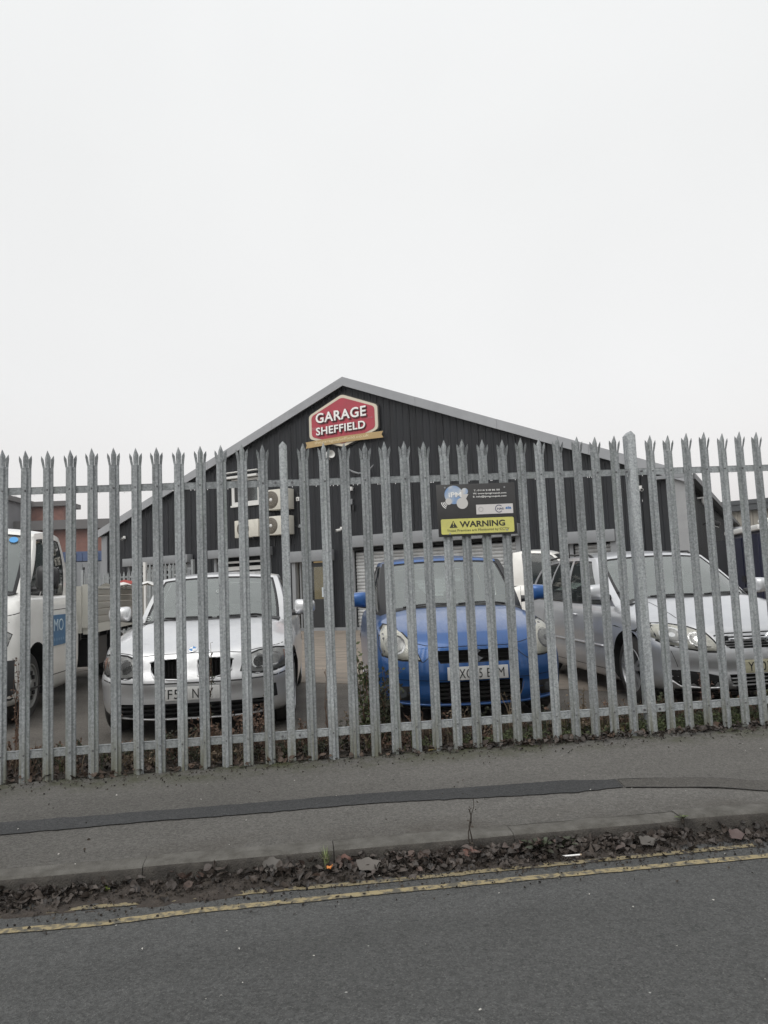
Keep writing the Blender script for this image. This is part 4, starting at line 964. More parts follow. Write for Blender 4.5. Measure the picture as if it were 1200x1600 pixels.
    def line(c, b, pts, axis='f', w=.006, off=.0012, mi=0, mirror=True, step=.03):
        for sg in ((1, -1) if mirror else (1,)):
            P = []
            for a, q in zip(pts[:-1], pts[1:]):
                a, q = Vector(a), Vector(q); k = max(1, int((q - a).length / step)); P += [a + (q - a) * i / k for i in range(k)]
            P.append(Vector(pts[-1])); hs_ = []
            for p in P:
                ax = {'l': 'r', 'r': 'l'}.get(axis, axis) if sg < 0 else axis
                hs_.append(c.hit((p.x * sg if axis in 'ft' else p.x, p.y), ax))
            vs = []
            for i, (h, nn) in enumerate(hs_):
                d = (hs_[min(i + 1, len(hs_) - 1)][0] - hs_[max(i - 1, 0)][0]); sd_ = d.cross(nn).normalized() * w / 2
                vs += [h + nn * off - sd_, h + nn * off + sd_]
            b.add(vs, [(2 * i, 2 * i + 2, 2 * i + 3, 2 * i + 1) for i in range(len(hs_) - 1)], mi)
    def bead(c, name, pts, rad, m, axis='f', off=.0, closed=False, mirror=True, parent=None):
        b = MB()
        for sg in ((1, -1) if mirror else (1,)):
            P = []
            seq = pts + [pts[0]] if closed else pts
            for a, q in zip(seq[:-1], seq[1:]):
                a, q = Vector(a), Vector(q); k = max(1, int((q - a).length / .04)); P += [a + (q - a) * i / k for i in range(k)]
            if not closed: P.append(Vector(pts[-1]))
            H_ = []
            for p in P:
                ax = {'l': 'r', 'r': 'l'}.get(axis, axis) if sg < 0 else axis
                h, nn = c.hit((p.x * sg if axis in 'ft' else p.x, p.y), ax); H_.append(h + nn * off)
            b.tube(H_, rad, 6, closed=closed)
        return b.build(name, m, parent or c.root, smooth=True)
    # ---- cabin
    def cabin(c):
        S = c.S; g = S['g']; A = g['A']; yc = g['yc']; T = g['T']; hc = g['hc']; Rr = g['R']; rc = g['rc']; D = g['D']; dc = g['dc']
        zt = lambda x, y: c.zt(x, y) - .012
        def para(x0, y0, z0, yc_, zc_):
            return lambda u: Vector(((2 * u - 1) * x0, yc_ + (y0 - yc_) * (2 * u - 1) ** 2, zc_ + (z0 - zc_) * abs(2 * u - 1) ** 2.2))
        zA, zD = zt(*A), zt(*D)
        ws0 = lambda u: (lambda q: Vector((q.x, q.y, zt(q.x, q.y))))(para(A[0], A[1], 0, yc, 0)(u)); ws1 = para(T[0], T[1], T[2], hc[0], hc[1])
        bowA = g.get('bowA', .02)
        def pillA(v): p = Vector((A[0], A[1], zA)).lerp(Vector(T), v); p.x += bowA * 4 * v * (1 - v); p.y -= bowA * 2.2 * v * (1 - v); return p
        def pillD(v): p = Vector((D[0], D[1], zD)).lerp(Vector(Rr), v); p.x += .02 * 4 * v * (1 - v); p.y += g.get('bowD', .03) * 4 * v * (1 - v); return p
        mir = lambda f: (lambda v: Vector((-f(v).x, f(v).y, f(v).z)))
        rs = lambda u: ((1 - u) ** 2) * Vector(T) + 2 * u * (1 - u) * Vector(g['M']) + u * u * Vector(Rr)
        def belt(u):
            x = A[0] + (D[0] - A[0]) * u + .035 * math.sin(math.pi * u); y = A[1] + (D[1] - A[1]) * u; return Vector((x, y, zt(x, y)))
        rr0 = lambda u: (lambda q: Vector((q.x, q.y, zt(q.x, q.y))))(para(D[0], D[1], 0, dc, 0)(u)); rr1 = para(Rr[0], Rr[1], Rr[2], rc[0], rc[1])
        def coons(c0, c1, d0, d1):
            P00, P10, P01, P11 = c0(0), c0(1), c1(0), c1(1)
            return lambda u, v: (1 - v) * c0(u) + v * c1(u) + (1 - u) * d0(v) + u * d1(v) - ((1 - u) * (1 - v) * P00 + u * (1 - v) * P10 + (1 - u) * v * P01 + u * v * P11)
        Sw = coons(ws0, ws1, mir(pillA), pillA); Sr = coons(rr0, rr1, mir(pillD), pillD)
        _Ss = coons(belt, rs, pillA, pillD)
        def Ss(u, v):
            p = _Ss(u, v); p.x += g.get('sb', .025) * 4 * v * (1 - v) * math.sin(math.pi * min(1, max(0, u))) ** .3 if 0 < u < 1 else 0; return p
        SsL = lambda u, v: (lambda p: Vector((-p.x, p.y, p.z)))(Ss(u, v))
        So = coons(lambda u: ws1(u), lambda u: rr1(u), lambda v: (lambda p: Vector((-p.x, p.y, p.z)))(rs(v)), rs)
        def Roof(u, v): p = So(u, v); p.z += g.get('roofc', .03) * 4 * v * (1 - v) * (1 - (2 * u - 1) ** 2); return p
        shell = MB()
        def region(Sf, ul, vl, kinds, nu, nv, gname, gm, flip=False, pk=None):
            """ul: list of (u_bottom,u_top); vl list; kinds[i][j] True=glass"""
            for i in range(len(ul) - 1):
                for j in range(len(vl) - 1):
                    gl = kinds(i, j)
                    def uv(a, b_):
                        v = vl[j] + (vl[j + 1] - vl[j]) * b_; u0 = ul[i][0] + (ul[i][1] - ul[i][0]) * v; u1 = ul[i + 1][0] + (ul[i + 1][1] - ul[i + 1][0]) * v; return u0 + (u1 - u0) * a, v
                    n1, n2 = (nu, nv) if gl else (max(1, int(nu * (ul[i + 1][0] - ul[i][0])) + 1), max(1, int(nv * (vl[j + 1] - vl[j])) + 1))
                    if not gl: n1 = max(n1, 2 if ul[i + 1][0] - ul[i][0] < .15 else 10); n2 = max(n2, 2 if vl[j + 1] - vl[j] < .15 else 8)
                    aa = [k / n1 for k in range(n1 + 1)]; bb_ = [k / n2 for k in range(n2 + 1)]
                    if gl: e = .02; aa = sorted(aa + [e, 1 - e]); bb_ = sorted(bb_ + [.035, .965])
                    vs = []
                    for a in aa:
                        for b_ in bb_:
                            u, v = uv(a, b_); p = Sf(u, v)
                            if gl:
                                e = 1e-3; du = Sf(min(1, u + e), v) - Sf(max(0, u - e), v); dv = Sf(u, min(1, v + e)) - Sf(u, max(0, v - e)); nn = du.cross(dv).normalized()
                                if flip: nn = -nn
                                p = p - nn * .006
                            vs.append(p)
                    q = len(bb_); fs = []; mi = []
                    for x in range(len(aa) - 1):
                        for y in range(q - 1):
                            f = (x * q + y, (x + 1) * q + y, (x + 1) * q + y + 1, x * q + y + 1); fs.append(f[::-1] if flip else f)
                            mi.append(1 if gl and (x in (0, len(aa) - 2) or y in (0, q - 2)) else 0)
                    if gl:
                        b = MB(); b.add(vs, fs); b.m = mi; b.build(gname, [gm, black_m], c.root, smooth=True)
                    else: shell.add(vs, fs, 1 if (pk and pk(i, j)) else 0)
        gw = g.get('ws', .055)
        region(Sw, [(0, 0), (gw, gw), (1 - gw, 1 - gw), (1, 1)], [0, .015, .95, 1], lambda i, j: i == 1 and j == 1, 16, 10, 'windscreen', c.S.get('wsm', wind_m), pk=(lambda i, j: i != 1) if g.get('blackp') else None)
        region(Sr, [(0, 0), (.09, .09), (.91, .91), (1, 1)], [0, g.get('rb', .12), .9, 1], lambda i, j: i == 1 and j == 1, 12, 6, 'rear_window', side_m, True)
        ul = [(a, b_) for a, b_, _ in g['side']]; kk = [k for _, _, k in g['side']]; sv = g.get('sv', (.04, .93))
        for Sf, fl in ((Ss, False), (SsL, True)):
            region(Sf, ul, [0, sv[0], sv[1], 1], lambda i, j: kk[i] and j == 1, 8, 7, 'side_window', side_m, fl, pk=(lambda i, j: j < 2 and i < len(kk) - 3) if g.get('blackp') else (lambda i, j: j == 1 and g.get('bp', -1) == i))
        region(Roof, [(0, 0), (1, 1)], [0, 1], lambda i, j: False, 14, 14, '', None)
        me = shell.mesh('roof_and_pillars', [c.paint, black_m], fixn=True)
        me.polygons.foreach_set('use_smooth', [True] * len(me.polygons)); me.set_sharp_from_angle(angle=R(38))
        o = obj('roof_and_pillars', me, c.root)
        # interior tray, dash, seats
        b = MB(); vs = []; fs = []; nn = 14
        for i in range(nn + 1):
            y = yc + .02 + (dc - .05 - yc) * i / nn; xw = A[0] - .05
            for x in (-xw, -xw / 2, 0, xw / 2, xw): vs.append((x, y, c.zt(x, y) + .012))
        for i in range(nn):
            for j in range(4): fs.append((i * 5 + j, i * 5 + j + 1, i * 5 + j + 6, i * 5 + j + 5))
        b.add(vs, fs); zb = zt(0, A[1]) + .03
        b.box(-A[0] + .08, A[0] - .08, A[1] + .12, A[1] + .45, zb - .1, zb + .04)
        b.build('dashboard', mat('interior charcoal', (0.035, 0.036, 0.038), 0.8), c.root)
        seat_m = mat('seat cloth', (0.05, 0.052, 0.056), 0.9)
        for x in (-.36, .36):
            for y in g.get('seats', (1.95, 2.75)):
                if y > D[1] - .3: continue
                b = MB(); zs = zt(0, y); tp = T[2] - .22 - zs
                b.prism([(x - .20, zs - .02), (x + .20, zs - .02), (x + .19, zs + tp * .45), (x + .12, zs + tp * .58), (x - .12, zs + tp * .58), (x - .19, zs + tp * .45)], y, y + .12)
                b.prism([(x - .12, zs + tp * .62), (x + .12, zs + tp * .62), (x + .12, zs + tp * .92), (x + .09, zs + tp), (x - .09, zs + tp), (x - .12, zs + tp * .92)], y + .02, y + .10)
                b.build('seat', seat_m, c.root, bevel=.015)
        b = MB(); st_x = .36 * g.get('rhd', 1)
        b.tube([(st_x * -1 + .17 * math.cos(a * .3927), A[1] + .52 + .05 * math.sin(a * .3927), zb + .02 + .15 * math.sin(a * .3927)) for a in range(16)], .014, 5, closed=True); b.build('steering_wheel', black_m, c.root)
        b = MB(); b.box(-.12, .12, hc[0] + .02, hc[0] + .05, hc[1] - .14, hc[1] - .07); b.build('rear_view_mirror', black_m, c.root, bevel=.01)
        c.Sw = Sw
        # wipers
        b = MB()
        for (u0, u1) in g.get('wip', ((.20, .52), (.55, .85))):
            P = []
            for k in range(7):
                u = u0 + (u1 - u0) * k / 6; p = Sw(u, .035 + .02 * math.sin(k / 6 * math.pi)); P.append(p + Vector((0, -.018, .012)))
            b.tube(P, .008, 4)
        b.build('wiper', black_m, c.root)
        vs = []; m_ = 12
        b = MB()
        for k in range(m_ + 1):
            p = ws0(.04 + .92 * k / m_); vs += [(p.x, p.y - .06, c.zt(p.x, p.y - .06) + .003), (p.x, p.y + .03, c.zt(p.x, p.y) + .016)]
        b.add(vs, [(2 * k, 2 * k + 2, 2 * k + 3, 2 * k + 1) for k in range(m_)]); b.build('cowl_panel', black_m, c.root)
    def wheels(c, spokes=5, wide=.205, cover=False, xin=0.0):
        S = c.S; r = S['wr']; rr = S.get('rim', r * .66)
        for ya in S['axles']:
            for sg in (-1, 1):
                b = MB(); xo = S['W'] - .035 - xin
                pr = [(-wide, rr), (-wide - .004, rr + .02), (-wide + .006, r - .03), (-wide + .03, r - .004), (-wide * .5, r), (-.03, r - .004), (-.006, r - .03), (.004, rr + .02), (0, rr)]
                w = b.lathe([(sg * a, q) for a, q in pr], 40, 'x').build('wheel', rubber_m, c.root, smooth=True, angle=50, fixn=True, loc=(sg * xo, ya, r))
                b = MB(); b.lathe([(sg * a, q) for a, q in ((-.15, rr - .02), (-.03, rr - .02), (.002, rr - .008), (.004, rr + .004), (-.004, rr + .010))], 36, 'x')
                b.lathe([(sg * a, q) for a, q in ((-.055, 0), (-.055, rr - .015))], 28, 'x', mi=1)
                if cover:
                    b.lathe([(sg * a, q) for a, q in ((.02, 0), (.018, .05), (-.01, .07), (-.02, rr * .6), (-.006, rr * .85), (-.02, rr - .01))], 36, 'x')
                    for q in range(10):
                        a = q * .628; b.box(-.012, .012, -.02, .02, -.02, .02, 1, M=Matrix.Translation((sg * -.008, rr * .6 * math.cos(a), rr * .6 * math.sin(a))))
                else:
                    b.lathe([(sg * a, q) for a, q in ((-.0, 0), (-.0, .035), (-.012, .05), (-.04, .055))], 16, 'x')
                    for q in range(spokes):
                        a = q * 2 * math.pi / spokes + .3
                        for da in ((-.09, .09) if spokes <= 6 else (0,)):
                            wd0, wd1 = .016, .022 if spokes <= 6 else .018
                            ca, sa = math.cos(a), math.sin(a); c2, s2 = math.cos(a + da * 2.2), math.sin(a + da * 2.2)
                            p0, p1 = Vector((0, ca * .03, sa * .03)), Vector((0, c2 * (rr - .012), s2 * (rr - .012))); dd = (p1 - p0).normalized(); nn = Vector((0, -dd.z, dd.y))
                            vs = [p0 - nn * wd0 + Vector((sg * -.008, 0, 0)), p0 + nn * wd0 + Vector((sg * -.008, 0, 0)), p1 + nn * wd1 + Vector((sg * -.004, 0, 0)), p1 - nn * wd1 + Vector((sg * -.004, 0, 0))]
                            vs += [v + Vector((sg * -.035, 0, 0)) for v in vs]
                            b.add(vs, [(0, 1, 2, 3), (4, 7, 6, 5), (0, 4, 5, 1), (1, 5, 6, 2), (2, 6, 7, 3), (3, 7, 4, 0)])
                b.build('rim', [S.get('rimm', alloy_m), void_m], w, smooth=True, angle=40, fixn=True)
    def mirrors(c, x, y, z, w=.20, h=.13, d=.10, m=None, arm=.08):
        for sg in (-1, 1):
            me = bpy.data.meshes.new('door_mirror'); bm = bmesh.new(); bmesh.ops.create_cube(bm, size=2); bmesh.ops.subdivide_edges(bm, edges=bm.edges, cuts=4, use_grid_fill=True)
            for v in bm.verts:
                p = v.co; q = (abs(p.x) ** 4 + abs(p.y) ** 4 + abs(p.z) ** 4) ** .25 / 1.0; p = p / max(q, 1e-6); rr = (p.x ** 4 + p.y ** 4 + p.z ** 4)
                n2 = Vector(p).normalized(); k = (abs(n2.x) ** 4.5 + abs(n2.y) ** 3 + abs(n2.z) ** 4.5) ** (-1 / 4); n2 *= k
                tx = 1 - .18 * (n2.x * sg < 0); v.co = (n2.x * w / 2, (n2.y if n2.y < 0 else n2.y * .35) * d, n2.z * h / 2 * (1 - .12 * n2.x * sg))
            bm.to_mesh(me); bm.free(); me.polygons.foreach_set('use_smooth', [True] * len(me.polygons)); me.materials.append(m or c.paint)
            o = obj('door_mirror', me, c.root, (sg * (x + w / 2 + arm * .5), y, z))
            b = MB(); b.box(-w / 2 + .012, w / 2 - .012, d * .34, d * .37, -h / 2 + .015, h / 2 - .015); b.build('mirror_glass', chrome_m, o)
            b = MB(); b.tube([(-sg * (w / 2 + arm), .03, -h * .42), (-sg * w * .3, 0, -h * .4), (0, -.01, -h * .38)], [.035, .028, .02], 8); b.build('mirror_arm', black_m, o)
    def plate(c, s, y, z, x=0, w=.52, h=.111, m=None, tx=None):
        r = obj('number_plate', None, c.root, (x, y, z)); b = MB(); b.box(-w / 2, w / 2, -.004, .004, -h / 2, h / 2); bo = b.build('plate_board', m or plate_m, r, bevel=.003)
        tx = tx or (0, w * .86); ws_ = s.split(); ln_ = [len(q) for q in ws_]; gap = .9 if len(ws_) > 1 else 0; unit = tx[1] / (sum(ln_) + gap * .75); x0 = tx[0] - tx[1] / 2
        for q in ws_:
            ww_ = unit * len(q) * .97; text_into('plate_characters', q, x0 + ww_ / 2, -.0395, ww_, .079, -.0055, ink_m, r, bold=0.0, depth=.001, spacing=1.12); x0 += unit * (len(q) + gap * .75)
        return r
    def round_lamp(c, name, x, z, r0, r1, m, off, parent=None, bulge=.0, mirror=True):
        pl = [(x + r1 * math.cos(a * .449), z + r1 * math.sin(a * .449)) for a in range(14)]
        return c.patch(name, pl, m, 'f', off, bulge, res=max(.02, r1 / 2), parent=parent, mirror=mirror)

def wet_paint(name, col, metal=.0, rough=.3, c2=None):
    return mat(name, col, rough, metal, coat=.7, col2=c2 or tuple(x * .9 for x in col), scale=2.5, bump=.05, bscale=160)
_wp = wet_paint
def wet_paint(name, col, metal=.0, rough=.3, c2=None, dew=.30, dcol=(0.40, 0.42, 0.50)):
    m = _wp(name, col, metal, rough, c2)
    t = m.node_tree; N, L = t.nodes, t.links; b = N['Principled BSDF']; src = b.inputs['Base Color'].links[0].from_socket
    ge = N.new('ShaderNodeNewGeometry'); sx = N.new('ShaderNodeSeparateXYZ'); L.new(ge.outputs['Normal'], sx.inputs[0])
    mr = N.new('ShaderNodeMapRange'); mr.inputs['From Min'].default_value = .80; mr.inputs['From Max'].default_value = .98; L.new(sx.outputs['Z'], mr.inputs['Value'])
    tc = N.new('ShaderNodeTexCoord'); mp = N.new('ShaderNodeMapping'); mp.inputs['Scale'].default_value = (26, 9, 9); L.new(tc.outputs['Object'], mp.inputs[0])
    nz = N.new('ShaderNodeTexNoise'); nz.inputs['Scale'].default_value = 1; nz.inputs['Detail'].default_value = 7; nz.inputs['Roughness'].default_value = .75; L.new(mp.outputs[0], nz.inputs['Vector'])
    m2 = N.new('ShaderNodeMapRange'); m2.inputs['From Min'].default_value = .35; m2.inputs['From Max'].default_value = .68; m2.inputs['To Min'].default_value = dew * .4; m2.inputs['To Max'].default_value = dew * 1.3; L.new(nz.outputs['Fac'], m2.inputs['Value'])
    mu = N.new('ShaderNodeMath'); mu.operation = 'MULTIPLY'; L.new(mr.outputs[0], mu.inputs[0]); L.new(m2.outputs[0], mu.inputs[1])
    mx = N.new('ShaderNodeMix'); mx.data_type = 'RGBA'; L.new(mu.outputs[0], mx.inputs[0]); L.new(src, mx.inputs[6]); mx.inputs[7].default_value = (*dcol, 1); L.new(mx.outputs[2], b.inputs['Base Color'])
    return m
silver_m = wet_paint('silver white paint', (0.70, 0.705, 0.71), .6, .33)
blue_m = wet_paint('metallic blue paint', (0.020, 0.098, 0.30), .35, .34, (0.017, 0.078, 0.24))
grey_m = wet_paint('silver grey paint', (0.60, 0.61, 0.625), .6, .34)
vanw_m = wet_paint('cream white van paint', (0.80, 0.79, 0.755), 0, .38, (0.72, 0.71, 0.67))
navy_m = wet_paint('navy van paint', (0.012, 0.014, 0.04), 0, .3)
G = 0.164
def cloc(x, y): return (x, y, G)
seam = mat('panel gap', (0.012, 0.012, 0.012), 0.8)

# --- white-silver hatchback with twin rounded grilles (left)
c = Car(dict(name='parked_car', loc=cloc(-1.685, 6.36), rz=.092, label='silver-white hatchback with twin rounded grilles parked nose to the fence at the left', cat='car', group='cars parked behind the fence', paint=silver_m,
    L=4.24, W=.875, zb=.17, crown=.045, fall=.04, cowl=1.28, ridges=((.46, .07, .014),), af=.62, ar=.5, nf=2.55, nr=3, barrel=.045,
    top=[(0, .66), (.10, .715), (.3, .80), (.7, .89), (1.28, .975), (1.7, .985), (3.2, 1.0), (4.0, 1.0), (4.24, .96)],
    sprof=[(0, .07), (.1, .03), (.3, .005), (.5, .0), (.62, .012), (.85, .022), (.94, .04), (1, .08)],
    fprof=[(0, .10), (.08, .035), (.2, .02), (.40, .022), (.46, .0), (.55, .0), (.62, .035), (.8, .075), (.92, .12), (1, .22)],
    rprof=[(0, .1), (.2, .02), (.5, 0), (.7, .03), (1, .12)], axles=(.76, 3.42), wr=.315, well=.365,
    g=dict(A=(.745, 1.42), yc=1.16, T=(.635, 2.08, 1.385), hc=(1.96, 1.42), M=(.64, 2.7, 1.445), R=(.57, 3.62, 1.35), rc=(3.70, 1.39), ws=.04, D=(.70, 3.95), dc=4.08, roofc=.022,
           side=[(0, 0, 0), (.07, .05, 1), (.47, .42, 0), (.515, .455, 1), (.80, .80, 0), (1, 1, 0)], seats=(2.05, 2.85))))
kid = [(.050, .655), (.075, .675), (.30, .672), (.345, .650), (.335, .57), (.29, .515), (.10, .505), (.060, .53)]
kl = [(-x, z) for x, z in kid][::-1]
intake = [(-.60, .31), (.60, .31), (.63, .27), (.58, .20), (.45, .185), (-.45, .185), (-.58, .20), (-.63, .27)]
c.body(cut=[(kid, .17), (kl, .17), (intake, .22)])
c.cabin(); c.wheels(7); c.mirrors(.80, 1.50, 1.04, w=.215, h=.145, d=.11)
for x in (-.2, .2):
    b = MB()
    for k in range(9): b.box(x - .13 + k * .031, x - .124 + k * .031, .12, .15, .52, .64)
    b.build('grille_slats', void_m, c.root)
for s_ in (kid, kl): c.bead('grille_surround', s_, .009, silver_m, closed=True, mirror=False, off=.002)
b = MB()
for z in (.21, .245, .28): b.box(-.60, .60, .12, .14, z, z + .012)
b.build('intake_slats', [black_m, grey_m], c.root)
lamp = [(.42, .555), (.45, .66), (.56, .70), (.70, .712), (.79, .70), (.835, .655), (.835, .60), (.79, .565), (.70, .54), (.55, .53)]
big = [(.405, .545), (.435, .672), (.56, .715), (.70, .727), (.80, .714), (.855, .66), (.855, .59), (.80, .55), (.70, .525), (.55, .515)]
c.patch('headlamp_seal', big, seam, off=.002)
for o in c.patch('headlamp', lamp, refl_m, off=.004): pass
c.round_lamp('lamp_ring', .56, .615, 0, .062, chrome_m, .007); c.round_lamp('lamp_projector', .56, .615, 0, .046, void_m, .010)
c.round_lamp('lamp_ring', .69, .625, 0, .058, chrome_m, .007); c.round_lamp('lamp_projector', .69, .625, 0, .042, refl_m, .010)
c.patch('indicator', [(.755, .69), (.79, .69), (.825, .65), (.825, .605), (.78, .58), (.765, .63)], amber_m, off=.008)
c.patch('headlamp_lens', lamp, lens_m, off=.006, bulge=.018)
c.patch('fog_recess', [(.60, .42), (.70, .42), (.71, .31), (.64, .30)], black_m, off=.002)
b = MB(); c.line(b, [(0, .715), (.30, .712), (.42, .70)]); c.line(b, [(.42, .70), (.55, .722), (.72, .74), (.79, .76)])
c.line(b, [(.62, .95), (.60, 1.28)], 't', mirror=True); c.line(b, [(.0, .478), (.4, .478), (.7, .49), (.84, .52)], w=.010)
for y in (1.30, 2.42, 3.25): c.line(b, [(y, .25), (y + .02, .6), (y + .04, .93)], 'r')
c.line(b, [(1.30, .25), (3.2, .25)], 'r')
b.build('panel_gaps', seam, c.root)['kind'] = 'stuff'
c.bead('lower_lip', [(-.60, .190), (-.3, .176), (.3, .176), (.60, .190)], .008, silver_m, mirror=False, off=.004)
# roundel badge
h, nn = c.hit((0, .722), 'f'); h = h + Vector((0, .03, .02))
bd = obj('bonnet_badge', None, c.root, h, (-.95, 0, 0))
b = MB(); b.lathe([(-.006, 0), (-.008, .030), (-.006, .041), (0, .042)], 24, 'y'); b.build('badge_ring', chrome_m, bd, smooth=True)
for k in range(4):
    pts = [(0, 0)] + [(.029 * math.cos(R(k * 90 + a)), .029 * math.sin(R(k * 90 + a))) for a in range(0, 91, 15)]
    b = MB(); b.prism(pts, -.010, -.008); b.build('badge_quarter', whitel_m if k % 2 else mat('badge blue', (0.08, 0.25, 0.55), .3), bd)
c.plate('YF57 NKY', -.020, .395, x=-.015, tx=(-.015, .455))
for (u, v, r_) in ((.06, .12, .034), (.53, .60, .028)):
    b = MB(); b.lathe([(-.001, r_ * .8), (-.001, r_)], 18, 'y'); b.lathe([(-.001, 0), (-.001, r_ * .3)], 12, 'y'); k_ = b.build('windscreen_sticker', mat('sticker grey', (0.35, 0.37, 0.36), .5), c.root); k_.location = c.Sw(u, v) + Vector((0, -.013, .004)); k_.rotation_euler = (-.95, 0, 0)
car_bmw = c

fog_m = mat('dim fog lamp', (0.10, 0.11, 0.12), .25, .4)
# --- blue hatchback (centre)
c = Car(dict(name='parked_car', loc=cloc(.735, 6.42), rz=.085, label='metallic blue small hatchback with pale triangular headlamps parked behind the warning sign', cat='car', group='cars parked behind the fence', paint=blue_m,
    L=3.70, W=.845, zb=.16, crown=.050, fall=.05, cowl=.92, af=.50, ar=.45, nf=2.5, nr=3, barrel=.03,
    top=[(0, .66), (.06, .70), (.2, .80), (.5, .91), (.92, 1.0), (1.3, 1.02), (3.0, 1.04), (3.5, 1.02), (3.7, .98)],
    sprof=[(0, .06), (.1, .02), (.3, .0), (.55, .0), (.7, .015), (.86, .03), (.94, .055), (1, .11)],
    fprof=[(0, .09), (.08, .03), (.2, .01), (.33, .02), (.42, .0), (.62, .01), (.74, .035), (.88, .09), (1, .17)],
    rprof=[(0, .1), (.2, .02), (.5, 0), (.7, .03), (1, .12)], axles=(.78, 3.17), wr=.295, well=.34,
    g=dict(A=(.72, 1.13), yc=.90, T=(.64, 1.70, 1.455), hc=(1.62, 1.485), M=(.65, 2.3, 1.515), R=(.59, 3.18, 1.43), rc=(3.24, 1.465), ws=.045, blackp=1, D=(.70, 3.46), dc=3.58, roofc=.025,
           side=[(0, 0, 0), (.06, .04, 1), (.50, .46, 0), (.54, .495, 1), (.86, .86, 0), (1, 1, 0)], seats=(1.75, 2.55), wip=((.15, .50), (.52, .86)))))
grl = [(-.36, .645), (.36, .645), (.345, .60), (.31, .54), (-.31, .54), (-.345, .60)]
low = [(-.40, .385), (.40, .385), (.38, .26), (.30, .205), (-.30, .205), (-.38, .26)]
fogr = [(.55, .355), (.70, .355), (.72, .29), (.69, .235), (.57, .235), (.52, .28)]
c.body(cut=[(grl, .11), (low, .16)])
c.cabin(); c.wheels(7, cover=False); c.mirrors(.80, 1.28, 1.09, w=.20, h=.15)
b = MB()
for z in (.24, .275, .31, .345): b.box(-.38, .38, .05, .09, z, z + .014)
for z in (.565, .595, .625): b.box(-.34, .34, .085, .10, z, z + .006)
b.build('grille_slats', void_m, c.root)
lamp = [(.475, .575), (.53, .70), (.60, .79), (.67, .845), (.73, .855), (.775, .80), (.785, .68), (.77, .61), (.62, .578)]
big = [(.462, .562), (.52, .71), (.592, .80), (.665, .857), (.735, .868), (.79, .81), (.80, .68), (.785, .60), (.62, .565)]
c.patch('headlamp_seal', big, seam, off=.002)
c.patch('headlamp', lamp, refl2_m, off=.004)
c.round_lamp('lamp_ring', .665, .70, 0, .082, chrome_m, .008); c.round_lamp('lamp_bowl', .665, .70, 0, .066, refl_m, .011); c.round_lamp('lamp_bulb', .665, .70, 0, .024, chrome_m, .014)
c.patch('headlamp_lens', lamp, lens_m, off=.008, bulge=.018)
c.patch('fog_recess', fogr, black_m, off=.002); c.round_lamp('fog_lamp_ring', .63, .295, 0, .052, black_m, .008); c.round_lamp('fog_lamp', .63, .295, 0, .036, fog_m, .012)
b = MB(); c.line(b, [(0, .675), (.30, .672), (.42, .69), (.50, .71)]); c.line(b, [(.36, .64), (.39, .60), (.45, .555), (.47, .56)]); c.line(b, [(0, .405), (.42, .40), (.80, .42)], w=.005)
c.line(b, [(.66, .30), (.64, .6), (.62, .95)], 't')
for y in (1.15, 2.22, 3.05): c.line(b, [(y, .25), (y + .02, .6), (y + .03, .95)], 'r')
b.build('panel_gaps', seam, c.root)['kind'] = 'stuff'
c.bead('bumper_lip', [(-.76, .225), (-.4, .195), (0, .19), (.4, .195), (.76, .225)], .011, blue_m, mirror=False, off=.006)
c.patch('skirt', [(-.74, .20), (-.4, .178), (.4, .178), (.74, .20), (.72, .162), (-.72, .162)], void_m, off=.004, mirror=False)
h, nn = c.hit((0, .595), 'f'); sb = obj('grille_badge', None, c.root, (0, -.012, .595))
b = MB()
Sp = [(-.052, .018), (.006, .062), (.026, .047), (-.012, .018), (.040, -.012), (.052, -.022), (-.006, -.064), (-.026, -.049), (.012, -.020), (-.040, .010)]
b.prism([(-.050, .016), (.008, .060), (.030, .044), (-.010, .014), (.050, -.014 - .006), (.050, -.016), (-.008, -.060), (-.030, -.044), (.010, -.014), (-.050, .014)], -.008, 0); b.build('badge_letter', chrome_m, sb)
c.plate('XO05 ELM', -.012, .455, tx=(.035, .39))
b = MB(); b.box(-.035, .035, -.001, .001, -.022, .022); k_ = b.build('tax_sticker', mat('sticker pale', (0.55, 0.58, 0.50), .5), c.root); k_.location = c.Sw(.075, .07) + Vector((0, -.013, .004)); k_.rotation_euler = (-.9, 0, 0)
car_swift = c

